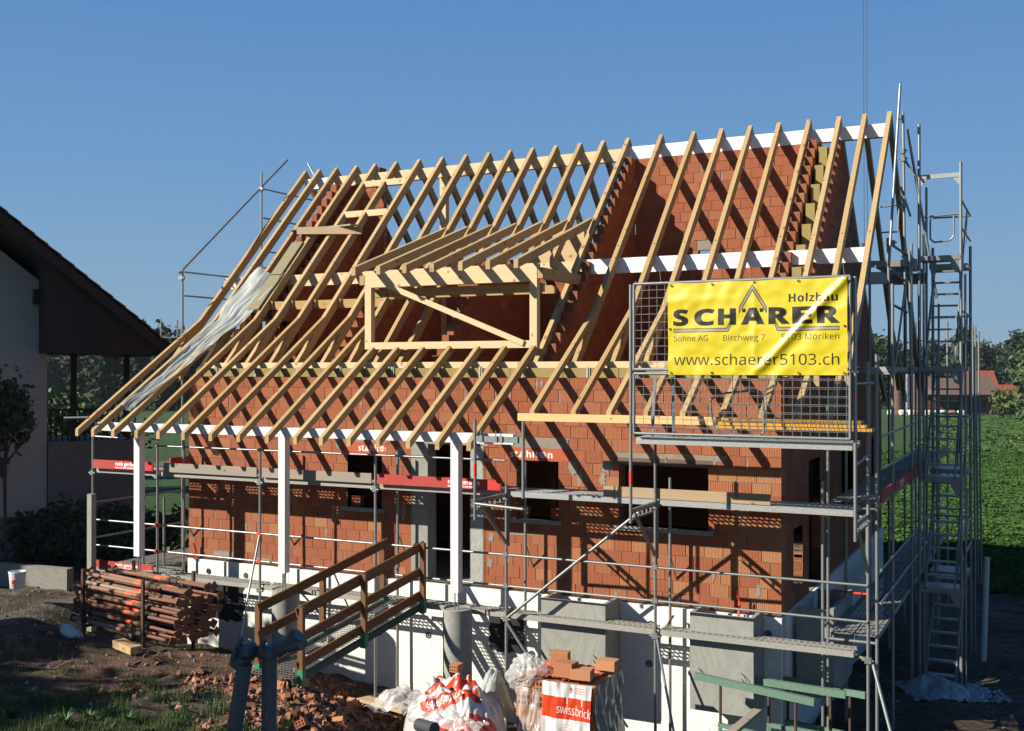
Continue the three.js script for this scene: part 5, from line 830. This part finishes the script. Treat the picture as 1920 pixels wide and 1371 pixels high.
// a frame square to the line of sight for far buildings: local x to the right, z towards the viewer
function yard(px, Z) { const q = atDepth(px, 700, Z); const g = new THREE.Group(); g.position.set(q.x, groundY(q.x, q.z), q.z); g.rotation.y = YAW; return g; }
{
  const roofM = mat(C3(.17, .115, .085), { map: concreteTex }), redM = mat(C3(.36, .095, .05), { map: concreteTex }), wallM = mat(C3(.15, .072, .042), { map: woodTex });
  const gable = (x0, x1, y0, y1, z0, z1) => { const s = new THREE.Shape([[z0, y0], [z1, y0], [(z0 + z1) / 2, y1]].map(([a, b]) => new THREE.Vector2(-a, b))); const g = new THREE.ExtrudeGeometry(s, { depth: x1 - x0, bevelEnabled: false }); g.rotateY(Math.PI / 2); g.translate(x0, 0, 0); return muv(g); };
  const f = 200 / 2030, B = yard(1806, 200); B.name = numbered('barn'); scene.add(B); ud(B, 'brown timber barn with dark arched bays and broad tiled roof', 'barn');
  part('wall', bx(-5.2, 5.2, 0, 3.7, -9, -6.2), wallM, B); part('wall_band', bx(-5.2, 5.2, 2.6, 3.7, -.3, 0), wallM, B); for (const x of [-5.1, -.1, 5.1]) part('pier', bx(x - .2, x + .2, 0, 2.7, -.32, -.02), wallM, B);
  part('roof', gable(-6.0, 6.6, 3.7, 7.0, -10, 1.4), roofM, B); part('gate', bx(.6, 4.6, .0, 1.6, -.6, -.5), mat(C3(.05, .06, .075), {}), B);
  for (const x of [-2.6, 2.4]) part('bay_spandrel', [bx(x - 2.3, x - 1.7, 2.2, 2.62, -.28, -.05), bx(x + 1.7, x + 2.3, 2.2, 2.62, -.28, -.05)], wallM, B);
  const C = yard(1850, 212); C.name = numbered('barn'); scene.add(C); ud(C, 'farm building with steep red tiled roof behind the brown barn', 'barn'); part('wall', bx(-4, 3, 0, 4, -8, -2), wallM, C); part('roof', gable(-4.5, 3.6, 3.2, 8.4, -9, -1), redM, C);
  const D = yard(1884, 206); D.name = numbered('barn'); scene.add(D); ud(D, 'low shed with small red roof beside the tall field tree', 'shed'); part('wall', bx(-1.6, 3, 0, 3, -4, -1), mat(C3(.10, .12, .12)), D); part('roof', gable(-2.0, 3.4, 3.0, 5.6, -5, 0), redM, D);
  for (const [px, w, h, m, l] of [[1682, 1.0, 7.2, C3(.20, .11, .075), 'slim brown silo left of the white silo'], [1698, .75, 7.6, C3(.55, .56, .55), 'slim white silo between two brown silos'], [1722, 1.15, 7.4, C3(.17, .09, .065), 'stout brown silo beside the barn roof']]) { const S = yard(px, 190); S.name = numbered('silo'); scene.add(S); ud(S, l, 'silo', null); part('shell', new THREE.CylinderGeometry(w, w, h, 24).translate(0, h / 2, 0), mat(m, { map: concreteTex }), S); part('cap', new THREE.SphereGeometry(w, 20, 8, 0, 6.3, 0, 1.3).scale(1, .45, 1).translate(0, h, 0), mat(m), S); const hs = []; for (let k = 1; k < 6; k++) hs.push(new THREE.TorusGeometry(w + .01, .03, 5, 28).rotateX(Math.PI / 2).translate(0, k * h / 6, 0)); part('hoop', hs, M.steelDark, S, 'stuff'); }
  for (let k = 0; k < 9; k++) { const S = yard(1672 + k * 16 + rr(-4, 4), 188); const o = part('hay_bale', new RoundedBoxGeometry(1.2, 1.0, 1.0, 3, .3).translate(0, .5, 0), mat(rnd() < .7 ? C3(.62, .64, .58) : C3(.30, .16, .09)), S); S.remove(o); o.position.copy(S.position); o.rotation.y = YAW; o.name = numbered('hay_bale'); scene.add(o); ud(o, 'wrapped bale at the far edge of the field', 'bale', 'bales along the field edge'); }
  { const S = yard(1877, 196); const t = thing('tractor', 'small red farm machine parked by the shed', 'tractor', S.position); t.rotation.y = YAW; part('body', [bx(-1, .4, .6, 1.2, -.5, .5), bx(.1, .8, .8, 2.1, -.45, .45)], M.redPaint, t); for (const [x, r] of [[-.8, .4], [.6, .65]]) for (const z of [-.55, .55]) part('wheel', new THREE.CylinderGeometry(r, r, .25, 18).rotateX(Math.PI / 2).translate(x, r, z), M.black, t); }
}
{ // neighbouring house at the left: gable turned away from the sun, big roof over an open veranda
  const N = V(.82, 0, .572).normalize(), E = V(N.z, 0, -N.x), O = atDepth(88, 700, 28); // gable plane through the wall corner
  const hit = (px, py, off = 0) => { const r = ray(px, py), t = (O.clone().addScaledVector(N, off).sub(CAM).dot(N)) / r.dot(N); const q = CAM.clone().addScaledVector(r, t).sub(O); return [q.dot(E), q.y + O.y]; };
  const H = thing('neighbour_house', 'dark rendered house with overhanging tiled roof in the shade', 'house', V(O.x, 0, O.z)); H.rotation.y = Math.atan2(N.x, N.z);
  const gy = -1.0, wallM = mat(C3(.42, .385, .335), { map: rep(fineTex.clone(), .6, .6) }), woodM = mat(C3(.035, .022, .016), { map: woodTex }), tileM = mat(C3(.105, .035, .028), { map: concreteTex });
  const OV = 2.2, v0 = hit(0, 390, OV), v1 = hit(312, 641, OV), slope = (v0[1] - v1[1]) / (v1[0] - v0[0]); const yR = (x) => v1[1] + (v1[0] - x) * slope; const xa = v1[0] - 9.4; // apex
  const wl = hit(88, 560)[0], so = .42;
  part('gable_wall', prismZ([[xa - 7, gy], [wl, gy], [wl, yR(wl) - so - .25], [xa, yR(xa) - so - .25], [xa - 7, yR(xa + 7) - so - .25]], -9, 0), wallM, H);
  part('plinth', bx(xa - 7, wl + .04, gy - .3, gy + 1.0, -9, .05), mat(C3(.22, .21, .20), { map: concreteTex }), H);
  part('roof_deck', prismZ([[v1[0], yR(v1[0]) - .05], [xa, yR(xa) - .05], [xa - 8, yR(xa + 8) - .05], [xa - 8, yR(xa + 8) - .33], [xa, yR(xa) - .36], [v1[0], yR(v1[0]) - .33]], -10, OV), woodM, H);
  const row = .36; for (let k = 0; k < 36; k++) { const x = v1[0] - k * row * .82; if (x < xa) break; const g = bx(-.20, .24, -.012, .022, -10, OV + .04); g.rotateZ(-Math.atan(slope) + .06); g.translate(x, yR(x) + .015, 0); part('tile_course', g, tileM, H); }
  part('gutter', tube(V(v1[0] + .05, yR(v1[0]) - .2, OV), V(v1[0] + .05, yR(v1[0]) - .2, -10), .07, 10), M.steelDark, H);
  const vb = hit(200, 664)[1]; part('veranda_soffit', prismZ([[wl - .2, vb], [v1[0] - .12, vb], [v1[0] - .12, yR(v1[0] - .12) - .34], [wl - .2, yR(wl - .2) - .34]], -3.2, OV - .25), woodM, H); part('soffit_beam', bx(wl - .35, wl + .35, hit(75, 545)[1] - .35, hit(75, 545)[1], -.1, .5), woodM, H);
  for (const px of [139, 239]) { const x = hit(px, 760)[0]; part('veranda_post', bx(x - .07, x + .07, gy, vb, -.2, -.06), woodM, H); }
  part('veranda_floor', bx(wl + .02, v1[0] - .2, gy, hit(200, 826)[1], -3, .1), mat(C3(.22, .215, .205), { map: concreteTex }), H);
  const ry = hit(200, 766)[1], fy = hit(200, 826)[1]; part('handrail', bx(wl + .02, v1[0] - .2, ry - .05, ry, -.16, -.1), woodM, H); for (let x = wl + .1; x < v1[0] - .25; x += .14) part('baluster', bx(x - .02, x + .02, fy, ry - .05, -.15, -.11), woodM, H);
  part('grille', bx(hit(0, 870)[0], hit(12, 870)[0], hit(0, 895)[1], hit(0, 858)[1], .051, .07), M.black, H);
  // shrub in front of its wall
  const sp = atDepth(14, 700, 24.5); { const t = thing('garden_shrub', 'dark twiggy shrub against the shaded house wall', 'bush', V(sp.x, groundY(sp.x, sp.z), sp.z)); part('foliage', crownGeo(.85, 1.1, .8, 1300, .15, 12.3, .3).translate(-.1, 3.75, 0), M.leaf[2], t); const br = []; for (let k = 0; k < 7; k++) br.push(tube(V(rr(-.1, .1) - .1, 2.6, rr(-.1, .1)), V(rr(-.8, .7), rr(3.2, 4.6), rr(-.4, .4)), .03, 6, .01)); br.push(tube(V(-.3, 0, -.2), V(-.1, 2.7, 0), .04, 6)); part('stem', br, M.bark, t); }
  // hedge and low wall
  for (let k = 0; k < 9; k++) { const q = atDepth(70 + k * 37, 700, 26.6 - k * .18); const t = thing('hedge_bush', 'dark clipped bush in the hedge behind the end scaffold', 'bush', V(q.x, groundY(q.x, q.z), q.z), 'hedge bushes'); part('foliage', crownGeo(1.0, .85 + .12 * (k % 3), .8, 1500, .17, k * 2.3, .4).translate(0, .55, 0), M.leaf[2], t); }
  const w0 = atDepth(-40, 1080, 24), w1 = atDepth(132, 1080, 23.2); solo('retaining_wall', beam(V(w0.x, -.78, w0.z), V(w1.x, -.80, w1.z), .2, .56), mat(C3(.30, .285, .255), { map: concreteTex }), 'low concrete retaining wall behind the white bucket', 'wall');
  const bp = atDepth(33, 1087, 21.6); const bk = thing('bucket', 'white plastic bucket with red and blue mark by the low wall', 'bucket', V(bp.x, bp.y - .16, bp.z)); part('shell', new THREE.LatheGeometry([[0, 0], [.135, 0], [.16, .31], [.168, .31], [.168, .33], [.15, .33], [.13, .02]].map(([a, b]) => new THREE.Vector2(a, b)), 28), mat(C3(.60, .62, .62), { roughness: .5 }), bk); part('handle', new THREE.TorusGeometry(.16, .005, 5, 24, 3.14).rotateX(2.6).translate(0, .30, 0), M.galv, bk);
  { const g = new THREE.TorusGeometry(.05, .018, 6, 20, 4.2); g.rotateZ(.6); g.rotateY(YAW); g.scale(1, 1, 1); const d = V(sY, 0, cY).multiplyScalar(.155); g.translate(d.x + .04, .14, d.z); part('printed_mark', g, mat(C3(.45, .04, .03)), bk); }
}
{ // broad-leaved weeds on the near bank
  for (const [px, py, s] of [[205, 1345, 1], [240, 1352, .8], [165, 1350, .9], [20, 1345, .9], [60, 1300, .6], [320, 1330, .7], [120, 1362, 1.1]]) { const p = onGround(px, py), t = thing('weed_plant', 'broad leaved green weed growing among the grass on the bank', 'weed', p, 'broad leaved weeds'); for (let k = 0; k < 13; k++) { const g = new THREE.PlaneGeometry(.055, .24, 2, 5), q = g.attributes.position; for (let i = 0; i < q.count; i++) { const v = q.getY(i) / .24 + .5; q.setX(i, q.getX(i) * Math.sin(Math.min(1, v * 1.15 + .08) * 3.0)); q.setZ(i, -.10 * v * v + Math.abs(q.getX(i)) * .3); q.setY(i, v * .22); } g.scale(s, s, s); g.rotateX(rr(-.9, -.15)); g.rotateY(k * 2.4 + rr(-.3, .3)); g.computeVertexNormals(); part('leaf', g, phys(C3(.055, .125, .022), { roughness: .6, transmission: .2, thickness: 0, side: THREE.DoubleSide }), t); } }
}
{ // right side: pipe post, crumpled tarp
  const p = atDepth(1843, 1226, 21), q = atDepth(1850, 1045, 21); solo('marker_post', tube(V(p.x, groundY(p.x, p.z) - .1, p.z), q, .055, 14), mat(C3(.42, .46, .45), { roughness: .5 }), 'pale plastic pipe standing upright beyond the stair tower', 'post');
  const c = onGround(1785, 1300), g = new THREE.PlaneGeometry(1.7, 1.1, 70, 50); g.rotateX(-Math.PI / 2); const P = g.attributes.position; for (let i = 0; i < P.count; i++) { const u = P.getX(i), v = P.getZ(i); P.setY(i, .03 + .22 * Math.max(0, 1 - 3 * ((u + .3) ** 2 + v * v)) * (1 + .4 * n2(u * 3, v * 3)) + .05 * Math.abs(n2(u * 5, v * 5)) + .015 * n2(u * 14, v * 12)); } g.computeVertexNormals(); g.rotateY(.4); g.translate(c.x, c.y, c.z); solo('tarpaulin', g, mat(C3(.22, .25, .28), { roughness: .5, side: THREE.DoubleSide }), 'crumpled grey tarpaulin on the ground below the stair tower', 'tarpaulin');
}
renderer.render(scene, camera);
